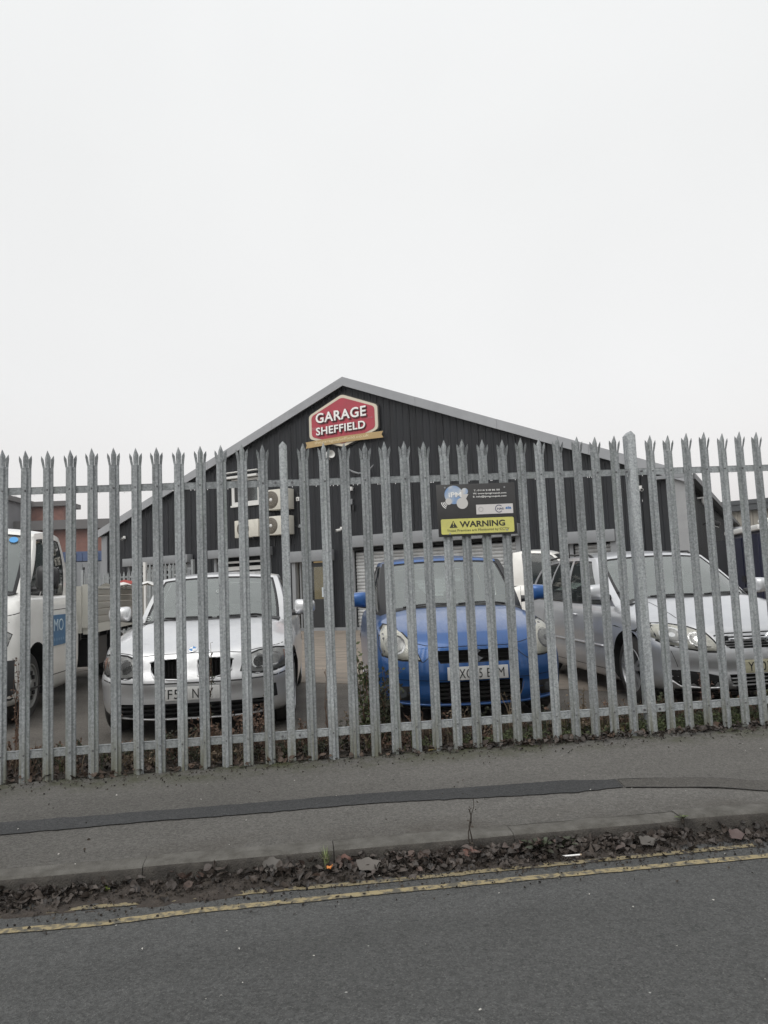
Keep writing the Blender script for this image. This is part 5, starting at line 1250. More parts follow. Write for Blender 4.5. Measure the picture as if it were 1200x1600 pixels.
# --- silver-grey estate (right)
c = Car(dict(name='parked_car', loc=cloc(3.27, 6.50), rz=.122, label='silver-grey estate car with roof rails parked at the right behind the fence', cat='car', group='cars parked behind the fence', paint=grey_m,
    L=4.52, W=.88, zb=.18, crown=.05, fall=.045, cowl=1.18, ridges=((.5, .12, .012),), af=.66, ar=.4, nf=2.4, nr=3.2, barrel=.035,
    top=[(0, .665), (.08, .705), (.3, .80), (.7, .905), (1.18, .99), (1.6, 1.0), (3.4, 1.03), (4.3, 1.02), (4.52, .98)],
    sprof=[(0, .06), (.1, .02), (.25, .0), (.36, .0), (.40, .012), (.6, .004), (.7, .010), (.86, .03), (.94, .055), (1, .11)],
    fprof=[(0, .12), (.08, .04), (.2, .02), (.36, .03), (.44, .0), (.60, .0), (.70, .03), (.86, .09), (.94, .13), (1, .20)],
    rprof=[(0, .1), (.2, .02), (.5, 0), (.7, .02), (1, .08)], axles=(.92, 3.58), wr=.315, well=.365,
    g=dict(A=(.765, 1.36), yc=1.10, T=(.635, 2.10, 1.42), hc=(1.98, 1.455), ws=.04, M=(.63, 2.9, 1.51), R=(.58, 4.05, 1.40), rc=(4.12, 1.44), D=(.735, 4.32), dc=4.42, roofc=.02,
           side=[(0, 0, 0), (.05, .03, 0), (.10, .07, 1), (.41, .35, 0), (.445, .385, 1), (.66, .62, 0), (.685, .645, 1), (.94, .93, 0), (1, 1, 0)], seats=(2.0, 2.85))))
grl = [(-.40, .655), (.40, .655), (.39, .60), (.345, .555), (-.345, .555), (-.39, .60)]
low = [(-.36, .335), (.36, .335), (.35, .27), (.28, .205), (-.28, .205), (-.35, .27)]
sI = [(.40, .315), (.55, .355), (.70, .375), (.80, .37), (.78, .31), (.70, .235), (.50, .225), (.42, .235)]
c.body(cut=[(grl, .12), (low, .17)])
c.cabin(); c.wheels(5); c.mirrors(.80, 1.48, 1.06, w=.22, h=.15)
b = MB()
for z in (.57, .592, .614): b.box(-.37, .37, .045, .07, z, z + .006, 1)
for z in (.235, .265, .295): b.box(-.34, .34, .06, .10, z, z + .010, 1)
b.box(-.40, .40, .10, .11, .55, .66)
b.build('grille_slats', [black_m, refl_m], c.root)
c.patch('grille_bar', [(-.385, .650), (.385, .650), (.375, .625), (-.375, .625)], chrome_m, off=-.0, mirror=False)
b = MB(); b.box(-.37, .37, -.012, .03, .625, .648); b.build('chrome_bar', chrome_m, c.root, bevel=.006)
b = MB(); b.lathe([(-.012, .042), (-.018, .050), (-.012, .058), (0, .060), (0, .040)], 24, 'y', (0, -.012, .632)); b.prism([(-.04, .632), (-.01, .655), (.02, .66), (.01, .64), (.04, .632), (.01, .62), (0, .60), (-.015, .62)], -.022, -.012); b.build('badge', chrome_m, c.root, smooth=True, angle=40)
lamp = [(.425, .535), (.46, .62), (.50, .685), (.60, .735), (.72, .765), (.82, .76), (.845, .72), (.835, .655), (.78, .60), (.68, .57), (.53, .54)]
big = [(.408, .522), (.447, .63), (.49, .697), (.595, .748), (.72, .779), (.83, .774), (.862, .72), (.85, .645), (.785, .588), (.68, .556), (.53, .526)]
c.patch('headlamp_seal', big, seam, off=.002); c.patch('headlamp', lamp, refl2_m, off=.004)
for x, z, r in ((.72, .672, .056), (.575, .635, .050)):
    c.round_lamp('lamp_ring', x, z, 0, r + .014, chrome_m, .008); c.round_lamp('lamp_bowl', x, z, 0, r, refl_m, .011); c.round_lamp('lamp_bulb', x, z, 0, .02, chrome_m, .014)
c.patch('headlamp_lens', lamp, lens_m, off=.008, bulge=.02)
c.patch('side_intake', sI, void_m, off=.002)
c.bead('intake_trim', [(.40, .23), (.50, .222), (.70, .232), (.80, .31)], .010, silver_m, off=.004)
c.patch('lower_valance', [(-.72, .205), (.72, .205), (.70, .182), (-.70, .182)], void_m, off=.004, mirror=False)
b = MB(); c.line(b, [(0, .682), (.38, .68), (.44, .66)], w=.012); c.line(b, [(.60, .44), (.58, .8), (.57, 1.15)], 't')
c.line(b, [(.72, .40), (.76, .54)], w=.005)
for y in (1.42, 2.52, 3.35): c.line(b, [(y, .28), (y - .01, .6), (y + .02, .97)], 'r')
c.line(b, [(1.42, .27), (3.2, .27)], 'r', w=.006)
b.build('panel_gaps', seam, c.root)['kind'] = 'stuff'
for sg in (-1, 1):
    nmx = 'l' if sg < 0 else 'r'
    for y in (2.30, 3.15):
        h, nn = c.hit((y, .80), nmx); b = MB(); b.tube([h + Vector((sg * .002, -.08, 0)), h + Vector((sg * .028, -.05, .004)), h + Vector((sg * .028, .05, .004)), h + Vector((sg * .002, .08, 0))], .012, 6); b.build('door_handle', grey_m, c.root, smooth=True)
    c.bead('side_moulding', [(1.5, .50), (2.0, .505), (3.1, .51)], .014, grey_m, axis=nmx, off=.004, mirror=False)
    P = [(sg * .60, 2.25, 1.43), (sg * .615, 2.35, 1.475), (sg * .63, 3.0, 1.50), (sg * .60, 3.9, 1.455), (sg * .585, 4.0, 1.42)]
    b = MB(); b.tube(P, .014, 6); b.build('roof_rail', black_m, c.root, smooth=True)
c.plate('YR07', -.018, .405, m=yplate_m, tx=(-.125, .22))
car_astra = c

# --- white flatbed truck (left edge)
c = Car(dict(name='flatbed_truck', loc=cloc(-4.49, 6.85), rz=.137, label='cream-white flatbed truck with a dropside bed and blue door sign at the left edge', cat='truck', paint=vanw_m, wsm=wind_m,
    L=2.55, W=.95, zb=.22, crown=.05, fall=.05, cowl=.62, af=.42, ar=.12, nf=2.9, nr=6, barrel=.01, nside=28,
    top=[(0, .98), (.05, 1.06), (.2, 1.19), (.62, 1.34), (1.0, 1.36), (2.5, 1.36), (2.55, 1.36)],
    sprof=[(0, .07), (.08, .02), (.3, .0), (.5, .0), (.66, .0), (.70, .014), (.85, .02), (.95, .05), (1, .09)],
    fprof=[(0, .08), (.08, .02), (.2, .0), (.4, .0), (.46, .02), (.7, .05), (.9, .10), (1, .18)],
    rprof=[(0, .02), (.5, 0), (1, .0)], axles=(.88,), wr=.345, well=.43,
    g=dict(A=(.82, .86), yc=.58, T=(.76, 1.36, 1.96), hc=(1.24, 2.02), M=(.78, 1.9, 2.045), R=(.74, 2.36, 1.98), rc=(2.40, 2.03), ws=.04, D=(.82, 2.46), dc=2.50, roofc=.02, bowD=.01,
           side=[(0, 0, 0), (.05, .06, 1), (.26, .22, 0), (.275, .235, 1), (.82, .82, 0), (1, 1, 0)], sv=(.02, .90), seats=(1.75,), rb=.2)))
c.body(cut=[([(-.55, .50), (.55, .50), (.5, .34), (-.5, .34)], .12)], depth_wells=.34)
c.cabin(); c.S['rim'] = .22; c.S['rimm'] = mat('steel wheel', (0.22, 0.22, 0.21), .5, .3); c.wheels(cover=True, xin=.03); c.mirrors(.88, 1.00, 1.45, w=.22, h=.26, d=.10, m=black_m, arm=.06)
b = MB()
for z in (.38, .42, .46): b.box(-.5, .5, .06, .10, z, z + .012)
b.build('grille_slats', black_m, c.root)
lamp = [(.60, .72), (.62, .92), (.70, .97), (.84, .95), (.90, .90), (.88, .80), (.80, .70)]
c.patch('headlamp_seal', [(x + (x - .75) * .05, z + (z - .84) * .08) for x, z in lamp], seam, off=.002); c.patch('headlamp', lamp, refl_m, off=.004)
c.round_lamp('lamp_ring', .73, .84, 0, .085, chrome_m, .008); c.round_lamp('lamp_bowl', .73, .84, 0, .07, refl_m, .011)
c.patch('headlamp_lens', lamp, lens_m, off=.008, bulge=.02)
c.patch('bumper_cover', [(-.93, .66), (.93, .66), (.93, .28), (-.93, .28)], mat('grey bumper plastic', (0.035, 0.036, 0.038), .6), off=.004, mirror=False)
b = MB(); c.line(b, [(1.12, .40), (1.20, .5), (1.26, .75), (1.22, 1.20)], 'r'); c.line(b, [(2.32, .36), (2.34, 1.22)], 'r', mirror=True); c.line(b, [(1.22, 1.10), (2.33, 1.12)], 'r', w=.008); c.line(b, [(1.14, .40), (2.32, .38)], 'r', w=.010)
c.line(b, [(.25, 1.08), (.55, 1.12), (.80, 1.20)], 'r', w=.008); c.line(b, [(0, .98), (.6, .99), (.88, 1.02)])
b.build('panel_gaps', seam, c.root)['kind'] = 'stuff'
sg = obj('door_sign', None, c.root, (.957, 1.58, .87), (0, 0, R(90)))
b = MB(); b.box(-.29, .29, -.004, .0, -.16, .18); b.build('sign_panel', mat('door sign blue', (0.07, 0.19, 0.35), .5, var=.35, scale=6), sg)
text_into('door_lettering', 'IMO', -.02, .0, .42, .14, -.0055, mat('pale blue lettering', (0.55, 0.66, 0.72), .5), sg, bold=-.005, depth=.002)
b = MB(); 
for k in range(6): b.box(-.25 + k * .085, -.205 + k * .085, -.0055, -.004, -.11, -.08)
b.build('small_marks', mat('faint blue mark', (0.16, 0.28, 0.42), .5), sg)
for s_ in (-1, 1):
    h, nn = c.hit((2.18, 1.02), 'r' if s_ > 0 else 'l'); b = MB(); b.tube([h + Vector((s_ * .002, -.08, 0)), h + Vector((s_ * .03, -.05, 0)), h + Vector((s_ * .03, .05, 0)), h + Vector((s_ * .002, .08, 0))], .013, 6); b.build('door_handle', black_m, c.root, smooth=True)
b = MB(); b.lathe([(-.002, 0), (-.002, .045)], 20, 'y'); sk = b.build('windscreen_sticker', mat('sticker blue', (0.07, 0.30, 0.62), .5), c.root); p = c.Sw(.885, .86); sk.location = p + Vector((0, -.012, .0)); sk.rotation_euler = (-.75, 0, .25)
# the bed
bedm = mat('weathered aluminium', (0.36, 0.345, 0.31), .5, .1, var=.25, scale=3, stretch=(1, .3, 4)); rt = obj('flatbed', None, c.root, (0, 0, -.12))
b = MB()
for y0, y1 in ((2.72, 6.6),):
    b.box(-.94, .94, y0, y1, .90, .96)
    for x in (-.40, .40): b.box(x - .06, x + .06, 2.2, y1, .55, .80, 1)
    for k in range(8): b.box(-.85, .85, y0 + .2 + k * .5, y0 + .26 + k * .5, .80, .90, 1)
b.build('bed_floor', [bedm, black_m], rt)
for sgx in (-1, 1):
    for j in range(5):
        z = 1.00 + j * .095
        b = MB(); x = sgx * .97; b.add([(x + sgx * dx, y, zz) for y in (2.80, 6.55) for dx, zz in ((0, z), (.012, z + .012), (.012, z + .076), (0, z + .088), (-.03, z + .088), (-.03, z))],
            [(k, k + 1, k + 7, k + 6) for k in range(5)] + [(5, 0, 6, 11), (0, 5, 4, 3, 2, 1), (6, 7, 8, 9, 10, 11)]); b.build('side_plank', bedm, rt, fixn=True)
    b = MB(); b.box(sgx * .97 - .03, sgx * .97 + .03, 2.72, 6.6, .88, .995); b.box(sgx * .97 - .03, sgx * .97 + .025, 2.80, 6.55, 1.475, 1.50); b.build('side_rave', mat('rave white', (0.52, 0.51, 0.46), .5), rt)
    for y in (2.74, 4.6, 6.57): b = MB(); b.box(sgx * .97 - .035, sgx * .97 + .035, y - .04, y + .04, .96, 1.52); b.build('bed_post', MATS['rave white'], rt)
    b = MB(); b.box(sgx * .80 - .10, sgx * .80 + .10, 3.3, 4.2, .42, .80); b.build('side_locker', black_m, rt)
    b = MB(); r = .33
    w = b.lathe([(sgx * a, q) for a, q in ((-.4, .2), (-.41, r - .03), (-.38, r), (-.22, r), (-.2, r - .03), (-.18, r), (-.02, r), (0, r - .03), (0, .2))], 32, 'x').build('wheel', rubber_m, rt, smooth=True, angle=50, loc=(sgx * .93, 5.1, .455), fixn=True)
    b = MB(); b.lathe([(sgx * -.01, .2), (sgx * -.06, .19), (sgx * -.08, 0)], 24, 'x'); b.build('rim', MATS['steel wheel'], c.root, smooth=True, angle=40, loc=(sgx * .93, 5.1, .335))
    b = MB(); b.box(sgx * .75 - .22, sgx * .75 + .22, 4.6, 4.63, .30, .85); b.build('mud_flap', black_m, rt)
b = MB()
for x in (-.93, .88): b.box(x, x + .05, 2.66, 2.71, .9, 1.50)
for z in (1.0, 1.22, 1.45): b.box(-.88, .88, 2.67, 2.70, z, z + .05)
b.build('headboard', MATS['rave white'], rt)
b = MB(); b.box(-.95, .95, 6.56, 6.60, .98, 1.48); b.build('tailboard', bedm, rt)
b = MB(); b.box(-.7, .7, 2.45, 2.68, .35, .85); b.build('chassis_box', void_m, rt)
ld = empty('dust_sheet', Vector((-4.15, 12.0, G + 1.39)), .3, 'crumpled white and red sheet lying on top of the truck bed', 'sheet')
bm = bmesh.new(); bmesh.ops.create_grid(bm, x_segments=14, y_segments=10, size=1)
for v in bm.verts: v.co = (v.co.x * .42, v.co.y * .5, .06 * fbm(v.co.x * 2, v.co.y * 2, 4) + .03 - .04 * (abs(v.co.x) ** 4))
me = bpy.data.meshes.new('cloth'); bm.to_mesh(me); bm.free(); me.materials.append(white_m); obj('cloth', me, ld)
b = MB(); b.prism([(-.22, .05), (-.05, .10), (.1, .07), (.18, .04), (.0, .03)], -.2, .1); b.build('red_fold', mat('faded red', (0.38, 0.08, 0.07), .7), ld)

# --- white off-roader seen between the blue and grey cars
c = Car(dict(name='parked_car', loc=cloc(4.95, 14.3), rz=R(74), label='cream-white pickup cab seen side-on between the blue and grey cars before the big shutter', cat='car', group='cars parked behind the fence', paint=vanw_m, wsm=side_m,
    L=4.6, W=.87, zb=.35, crown=.02, fall=.03, cowl=1.0, af=.25, ar=.2, nf=4, nr=5, barrel=.01, nside=20,
    top=[(0, .98), (.06, 1.02), (.95, 1.10), (1.3, 1.16), (2.45, 1.16), (2.6, 1.02), (4.6, 1.02)],
    sprof=[(0, .04), (.1, 0), (.5, 0), (.85, .01), (1, .05)], fprof=[(0, .05), (.2, 0), (.8, .0), (.95, .02), (1, .06)], axles=(.85, 3.35), wr=.36, well=.42,
    g=dict(A=(.76, 1.05), yc=.95, T=(.70, 1.72, 1.70), hc=(1.60, 1.74), M=(.71, 2.0, 1.80), R=(.70, 2.42, 1.74), rc=(2.46, 1.77), D=(.76, 2.46), dc=2.50, roofc=.01, bowD=0,
           side=[(0, 0, 0), (.06, .05, 1), (.84, .80, 0), (1, 1, 0)], seats=(1.8,))))
c.body(cut=[]); c.cabin(); c.wheels(8); c.mirrors(.80, 1.5, 1.28, w=.16, h=.16, m=black_m)
b = MB(); c.line(b, [(1.15, .45), (1.15, 1.10)], 'r'); c.line(b, [(2.3, .45), (2.3, 1.10)], 'r'); b.build('panel_gaps', seam, c.root)['kind'] = 'stuff'

# --- dark blue van at the right edge
vn = empty('panel_van', Vector((6.68, 13.3, G)), -.15, 'dark navy box van with white roof cap at the right edge', 'van')
b = MB()
prof = [(0, .35), (5.2, .35), (5.2, .95), (5.05, 1.12), (4.45, 1.25), (3.95, 1.88), (3.7, 1.93), (.06, 1.93), (0, 1.85)]
b.prism(prof, 0, 1.95); b.build('body', navy_m, vn, bevel=.04)
b = MB(); b.box(-.04, 3.75, -.03, 1.98, 1.93, 2.03); b.build('roof_cap', white_m, vn, bevel=.03)
b = MB(); b.prism([(4.40, 1.25), (3.98, 1.80), (3.35, 1.80), (3.35, 1.25)], -.006, .0); b.build('side_window', side_m, vn)
b = MB(); b.prism([(.62, 1.62), (.70, 1.66), (.80, 1.40), (.74, 1.05), (.95, .80), (.50, .78), (.60, 1.1), (.52, 1.35)], -.006, .0); b.build('red_flash', mat('flash red', (0.45, 0.04, 0.05), .5, col2=(0.55, 0.45, 0.42), scale=9), vn)
b = MB(); b.prism([(.60, 1.80), (.72, 1.80), (.76, 1.50), (.66, 1.55)], -.009, -.0062); b.build('white_flash', white_m, vn)
for x in (.95, 4.3):
    for y in (0.02, 1.93):
        b = MB(); w = b.lathe([(a if y < 1 else -a, q) for a, q in ((.2, .2), (.2, .31), (.17, .33), (.03, .33), (0, .30), (0, .2))], 30, 'y').build('wheel', rubber_m, vn, loc=(x, y, .335), smooth=True, angle=50)
        b = MB(); b.lathe([(0.01 if y < 1 else -.01, .2), (.03 if y < 1 else -.03, .12), (.02 if y < 1 else -.02, 0)], 24, 'y'); b.build('rim', MATS['steel wheel'], w, smooth=True)
b = MB(); b.box(-.02, -.0, .08, .95, .5, 1.85); b.box(-.02, 0, 1.0, 1.87, .5, 1.85); b.box(-.05, -.02, .88, 1.07, 1.0, 1.12, 1); b.build('rear_door', [navy_m, black_m], vn)
lb = empty('roof_ladder_rack', Vector((6.72, 13.3, G + 2.03)), -.15, 'pale ladders and a dark strap lying on the van roof', 'ladder')
for y in (.35, .75): 
    b = MB(); b.tube([(.2, y, .10), (3.5, y, .14)], .03, 6); b.build('ladder_rail', white_m, lb)
for k in range(9): b = MB(); b.tube([(.4 + k * .35, .35, .10), (.4 + k * .35, .75, .10)], .015, 5); b.build('rung', white_m, lb)
b = MB(); b.prism([(.4, 0), (.9, .0), (.98, .2), (.7, .16), (.55, .08)], .3, .5); b.build('strap_roll', black_m, lb)

# ------------------------------------------------------------ litter, weeds, grass
def leaf_cloud(name, pts, m, smin=.025, smax=.07, label=None, curl=.6, flat=.45):
    """pts: list of (world x,y,z); curled oval leaves, 8 faces each"""
    vs = []; fs = []
    for (x, y, z) in pts:
        L_ = random.uniform(smin, smax); w = L_ * random.uniform(.3, .48); a = random.uniform(0, 6.28); cu = random.uniform(-curl, curl); cr = random.uniform(.1, .8)
        M = Matrix.Translation((x, y, z)) @ Matrix.Rotation(a, 4, 'Z') @ Matrix.Rotation(random.gauss(0, flat), 4, 'X') @ Matrix.Rotation(random.gauss(0, flat), 4, 'Y')
        o = len(vs)
        for i, wi in enumerate((.05, .75, 1.0, .8, .12)):
            u = i / 4 - .5; zz = cu * L_ * (u * u * 2)
            for j in (-1, 0, 1):
                k = w * wi * (1 + .18 * random.uniform(-1, 1)); vs.append(tuple(M @ Vector((u * L_, j * k, zz + abs(j) * k * cr + .003))))
        for i in range(4):
            for j in range(2): q = o + i * 3 + j; fs.append((q, q + 3, q + 4, q + 1))
    b = MB(); b.add(vs, fs); ob = b.build(name, m, smooth=False); ob['kind'] = 'stuff'; return ob
leaf_m = mat('wet brown leaves', (0.070, 0.056, 0.047), .6, col2=(0.016, 0.013, 0.011), island=True, scale=1)
leaf2_m = mat('dull russet leaves', (0.085, 0.056, 0.045), .6, col2=(0.04, 0.032, 0.028), island=True, scale=1)
crumb_m = mat('dark crumbs', (0.05, 0.04, 0.03), .9, col2=(0.012, 0.01, 0.009), island=True, scale=1)
def mud_surface(s, t): return max(mudz(s, t), 0)
pts = []
while len(pts) < 3600:
    s = random.uniform(-4.2, 3.8); d = abs(random.gauss(0, .068)) ; dens = .5 + .4 * math.sin(s * 2.1 + 1) + .45 * fbm(s * 3, 1)
    if d > .26 or random.random() > max(.12, dens): continue
    p = st(s, KT - .012 - d); h = max(0, .050 * (1 - d / .16)) * random.random() * (.6 + .6 * abs(fbm(s * 2.5, 2)))
    pts.append((p.x, p.y, mud_surface(s, KT - d) + h))
leaf_cloud('gutter_leaf_litter', pts, leaf_m, .010, .058, curl=1.3, flat=.6)
pts = []
for cl in range(26):
    s0_ = random.uniform(-3.6, 3.2)
    for k in range(random.randint(2, 9)):
        s = s0_ + random.gauss(0, .07); d = abs(random.gauss(.05, .05)); p = st(s, KT - .015 - d); pts.append((p.x, p.y, mud_surface(s, KT - d) + random.uniform(.015, .05)))
leaf_cloud('russet_leaf_litter', pts, leaf2_m, .025, .055)
# crumbs of soil and grit over gutter, pavement edge, road edge
pts = []
for k in range(9000):
    r = random.random()
    if r < .78: s = random.uniform(-4.2, 3.9); t = KT - abs(random.gauss(.05, .14)); z = mud_surface(s, t)
    elif r < .93: s = random.uniform(-4.2, 4.2); t = -abs(random.gauss(0, .16)) - .01; z = zpave(s, t)
    else:
        s = random.uniform(-4, 4.2); t = random.uniform(-1.6, 0)
        if fbm(s * 1.4, t * 2, 7) < .35: continue
        z = zpave(s, t)
    p = st(s, t); pts.append((p.x, p.y, z + .004))
leaf_cloud('soil_crumbs', pts, crumb_m, .004, .018, curl=.9, flat=.8)
pts = []
for k in range(160):
    s = random.uniform(-3.6, 3.6); t = random.uniform(-3.4, -.1); z = 0 if t < KT else zpave(s, t) + .003; p = st(s, t); pts.append((p.x, p.y, z + .004))
leaf_cloud('pale_grit', pts, mat('pale grit', (0.40, 0.39, 0.36), .7), .005, .012, curl=.4, flat=.2)
# fence foot litter and dead stems
pts = []
for k in range(5000):
    s = random.uniform(-5.5, 5.5); t = random.uniform(.0, .72) if random.random() < .91 else -abs(random.gauss(0, .03))
    p = st(s, t); pts.append((p.x, p.y, (verge_z(s, t) if t > 0 else zpave(s, t)) + random.uniform(.002, .035)))
leaf_cloud('fence_foot_leaf_litter', pts, mat('fence foot leaves', (0.085, 0.055, 0.038), .7, col2=(0.018, 0.014, 0.01), island=True, scale=1), .02, .06)
pts = []
for k in range(420):
    s = random.gauss(2.55, .55) if k % 2 else random.gauss(1.1, .5); t = -abs(random.gauss(.02, .06)); p = st(s, t); pts.append((p.x, p.y, zpave(s, t) + random.uniform(.002, .03)))
leaf_cloud('fence_foot_leaf_drift', pts, leaf_m, .02, .055)

def blades(name, spots, m, n, h, spread, lean=.5, w=.0035, kind='stuff'):
    b = MB()
    for (s, t) in spots:
        for k in range(n):
            a = random.uniform(0, 6.28); r = abs(random.gauss(0, spread)); ss, tt = s + r * math.cos(a), t + r * math.sin(a) * .7; tt = max(.03, tt) if t > 0 else tt
            p = st(ss, tt, (verge_z(ss, tt) if tt > 0 else (zpave(ss, tt) if tt > KT else mud_surface(ss, tt)))); hh = h * random.uniform(.4, 1.1); la = random.uniform(0, 6.28); ln_ = random.uniform(0, lean) * hh
            d = Vector((math.cos(la), math.sin(la), 0)); sd_ = Vector((-d.y, d.x, 0)) * w
            q = [p, p + d * ln_ * .3 + Vector((0, 0, hh * .55)), p + d * ln_ + Vector((0, 0, hh * random.uniform(.8, 1)))]
            b.add([q[0] - sd_, q[0] + sd_, q[1] + sd_ * .8, q[1] - sd_ * .8, q[2]], [(0, 1, 2, 3), (3, 2, 4)])
    o = b.build(name, m)
    if kind: o['kind'] = kind
    return o
grass_m = mat('verge grass', (0.10, 0.12, 0.035), .7, col2=(0.055, 0.05, 0.025), island=True, scale=1)
straw_m = mat('dead grass', (0.26, 0.20, 0.135), .8, col2=(0.08, 0.06, 0.04), island=True, scale=1)
rust_m = mat('rusty dead stems', (0.20, 0.12, 0.08), .8, col2=(0.07, 0.045, 0.032), island=True, scale=1)
dkweed_m = mat('dark weed leaves', (0.055, 0.065, 0.03), .7, col2=(0.022, 0.022, 0.014), island=True, scale=1)
grweed_m = mat('green weed leaves', (0.085, 0.11, 0.04), .7, col2=(0.04, 0.045, 0.022), island=True, scale=1)
blades('dead_grass', [(random.uniform(-5, 5), random.uniform(.08, .66)) for _ in range(70)], straw_m, 9, .15, .09)
blades('dead_grass', [(random.choice((-2.6, -1.2, -.9, .3, .9, 1.6, 2.4)) + random.gauss(0, .16), random.uniform(.1, .5)) for _ in range(60)], straw_m, 12, .20, .05)
blades('green_grass', [(random.uniform(-5, 5), random.uniform(.08, .5)) for _ in range(60)] + [(random.gauss(2.7, .4), random.uniform(.06, .4)) for _ in range(40)] + [(random.gauss(1.9, .35), random.uniform(.06, .4)) for _ in range(20)], grass_m, 14, .10, .05)
def weed(s, t, H, label, m, n=5, leaf=.022, dens=60, spread=.12, stem_m=None, droop=.2, seed=0, zb=None, name='weed'):
    random.seed(1000 + seed); z0 = verge_z(s, t) if t > 0 else mud_surface(s, t)
    r = empty(name, st(s, t, z0), 0, label, 'weed'); sb = MB(); lb_ = MB()
    for k in range(n):
        a = random.uniform(0, 6.28); ln_ = random.uniform(.05, 1) * spread; hh = H * random.uniform(.55, 1.0) if k else H; P = []
        for i in range(7):
            u = i / 6; P.append(Vector((math.cos(a) * ln_ * u ** 1.3 + .012 * math.sin(u * 9 + k), math.sin(a) * ln_ * u ** 1.3 + .01 * math.cos(u * 7 + k), hh * (u - droop * u ** 4 * .3))))
        sb.tube(P, [.0042 * (1 - .7 * i / 6) for i in range(7)], 4)
        for q in range(int(dens / n)):
            u = random.uniform(.15, 1); i = min(5, int(u * 6)); p = P[i].lerp(P[i + 1], u * 6 - i)
            d = Vector([random.gauss(0, 1) for _ in range(3)]); d.z += .3; d.normalize(); L_ = leaf * random.uniform(.6, 1.4); w = d.orthogonal().normalized() * L_ * .32
            e = p + d * random.uniform(0, leaf * 1.2); lb_.add([e, e + d * L_ * .5 + w, e + d * L_, e + d * L_ * .5 - w], [(0, 1, 2, 3)])
            if q % 6 == 0: sb.tube([p, e + d * L_], .0016, 3)
    sb.build('stem', stem_m or rust_m, r); lb_.build('leaves', m, r); return r
weed(-1.35, .34, .90, 'tallest dark seed-headed weed standing before the white hatchback bonnet', dkweed_m, 3, .018, 150, .05, seed=1)
weed(-2.04, .30, .66, 'thin pair of dry stalks at the left headlamp of the white hatchback', rust_m, 4, .012, 120, .09, seed=2)
weed(-.93, .30, .56, 'thin leafy stalk beside the narrow fence post, before the white hatchback', grweed_m, 3, .014, 70, .06, seed=3)
weed(-.17, .30, .82, 'tall green leafy weed left of the blue hatchback wheel', grweed_m, 8, .034, 420, .11, seed=4)
weed(-.02, .28, .62, 'bushy dark green weed at the left corner of the blue hatchback', dkweed_m, 12, .032, 760, .14, seed=5)
weed(-.47, .28, .64, 'thin dark twiggy weed in the gap between the two hatchbacks', rust_m, 3, .012, 60, .07, seed=6)
weed(-1.05, .26, .48, 'rusty brown bracken-like weed under the right corner of the white hatchback', rust_m, 12, .024, 420, .20, seed=7, droop=.6)
weed(-1.30, .22, .34, 'low brown dead weed under the number plate of the white hatchback', rust_m, 12, .024, 360, .22, seed=8, droop=.6)
weed(-1.62, .28, .24, 'low dark tangle under the left bumper corner of the white hatchback', dkweed_m, 12, .022, 300, .22, seed=9)
weed(2.56, .18, .46, 'feathery pinkish-brown weed plume before the silver-grey estate headlamp', mat('pink brown plume', (0.21, 0.115, 0.09), .8, col2=(0.09, 0.05, 0.04), island=True, scale=1), 12, .014, 520, .09, seed=10)
weed(2.84, .14, .20, 'low green weed clump at the fence foot before the estate grille', grweed_m, 12, .026, 340, .14, seed=11)
weed(2.25, .22, .26, 'low olive weed clump between the thick fence post and pink plume', grweed_m, 10, .02, 240, .14, seed=12)
weed(.96, .22, .46, 'dry straw-coloured weed stems before the blue bumper right half', straw_m, 7, .014, 70, .16, seed=13, stem_m=straw_m)
weed(.55, .22, .30, 'low straw weed clump before the blue car number plate', straw_m, 10, .016, 160, .16, seed=14, stem_m=straw_m)
weed(.22, .22, .24, 'small brown weed clump before the left half of the blue bumper', rust_m, 10, .016, 180, .14, seed=15)
weed(-2.72, .26, .86, 'tall reddish weed beside the flatbed truck front wheel', rust_m, 4, .016, 170, .07, seed=16)
weed(1.55, .30, .34, 'brown weed clump between the blue car and the estate wheel', straw_m, 8, .018, 180, .14, seed=17, stem_m=straw_m)
weed(-.62, .25, .26, 'low russet clump just right of the narrow fence post', rust_m, 9, .018, 200, .14, seed=18)
weed(3.05, .2, .24, 'olive weed clump at the far right fence foot', grweed_m, 10, .022, 240, .12, seed=19)
random.seed(5)
under = []
for k in range(210):
    s = random.uniform(-3.6, 3.9); t = random.uniform(.06, .5); H = random.uniform(.10, .30) * (1.25 if fbm(s * 1.7, 4) > .1 else .8); z0 = verge_z(s, t); under.append((s, t, z0, H))
def undergrowth(name, sel, m):
    b = MB()
    for s, t, z0, H in sel:
        for j in range(5):
            a = random.uniform(0, 6.28); l = random.uniform(.02, .16); P = [st(s + math.cos(a) * l * u ** 1.2, max(.03, t + math.sin(a) * l * u ** 1.2), z0 + H * random.uniform(.7, 1) * (u - .25 * u ** 3)) for u in (0, .35, .7, 1)]
            b.tube(P, [.0025, .002, .0015, .001], 3)
            for q in range(14):
                u = random.uniform(.2, .99) * 3; i = min(2, int(u)); p = P[i].lerp(P[i + 1], u - i); d = Vector([random.gauss(0, 1) for _ in range(3)]).normalized(); L_ = random.uniform(.008, .028); w = d.orthogonal().normalized() * L_ * .3
                b.add([p, p + d * L_ * .5 + w, p + d * L_, p + d * L_ * .5 - w], [(0, 1, 2, 3)])
    o = b.build(name, m); o['kind'] = 'stuff'
fr_ = [(random.gauss(2.9, .45), random.uniform(-.03, .12), zfence(2.9), random.uniform(.07, .2)) for _ in range(60)] + [(random.uniform(.2, 2.4), random.uniform(-.02, .1), zfence(1), random.uniform(.05, .16)) for _ in range(40)]
undergrowth('green_undergrowth', fr_, grweed_m)
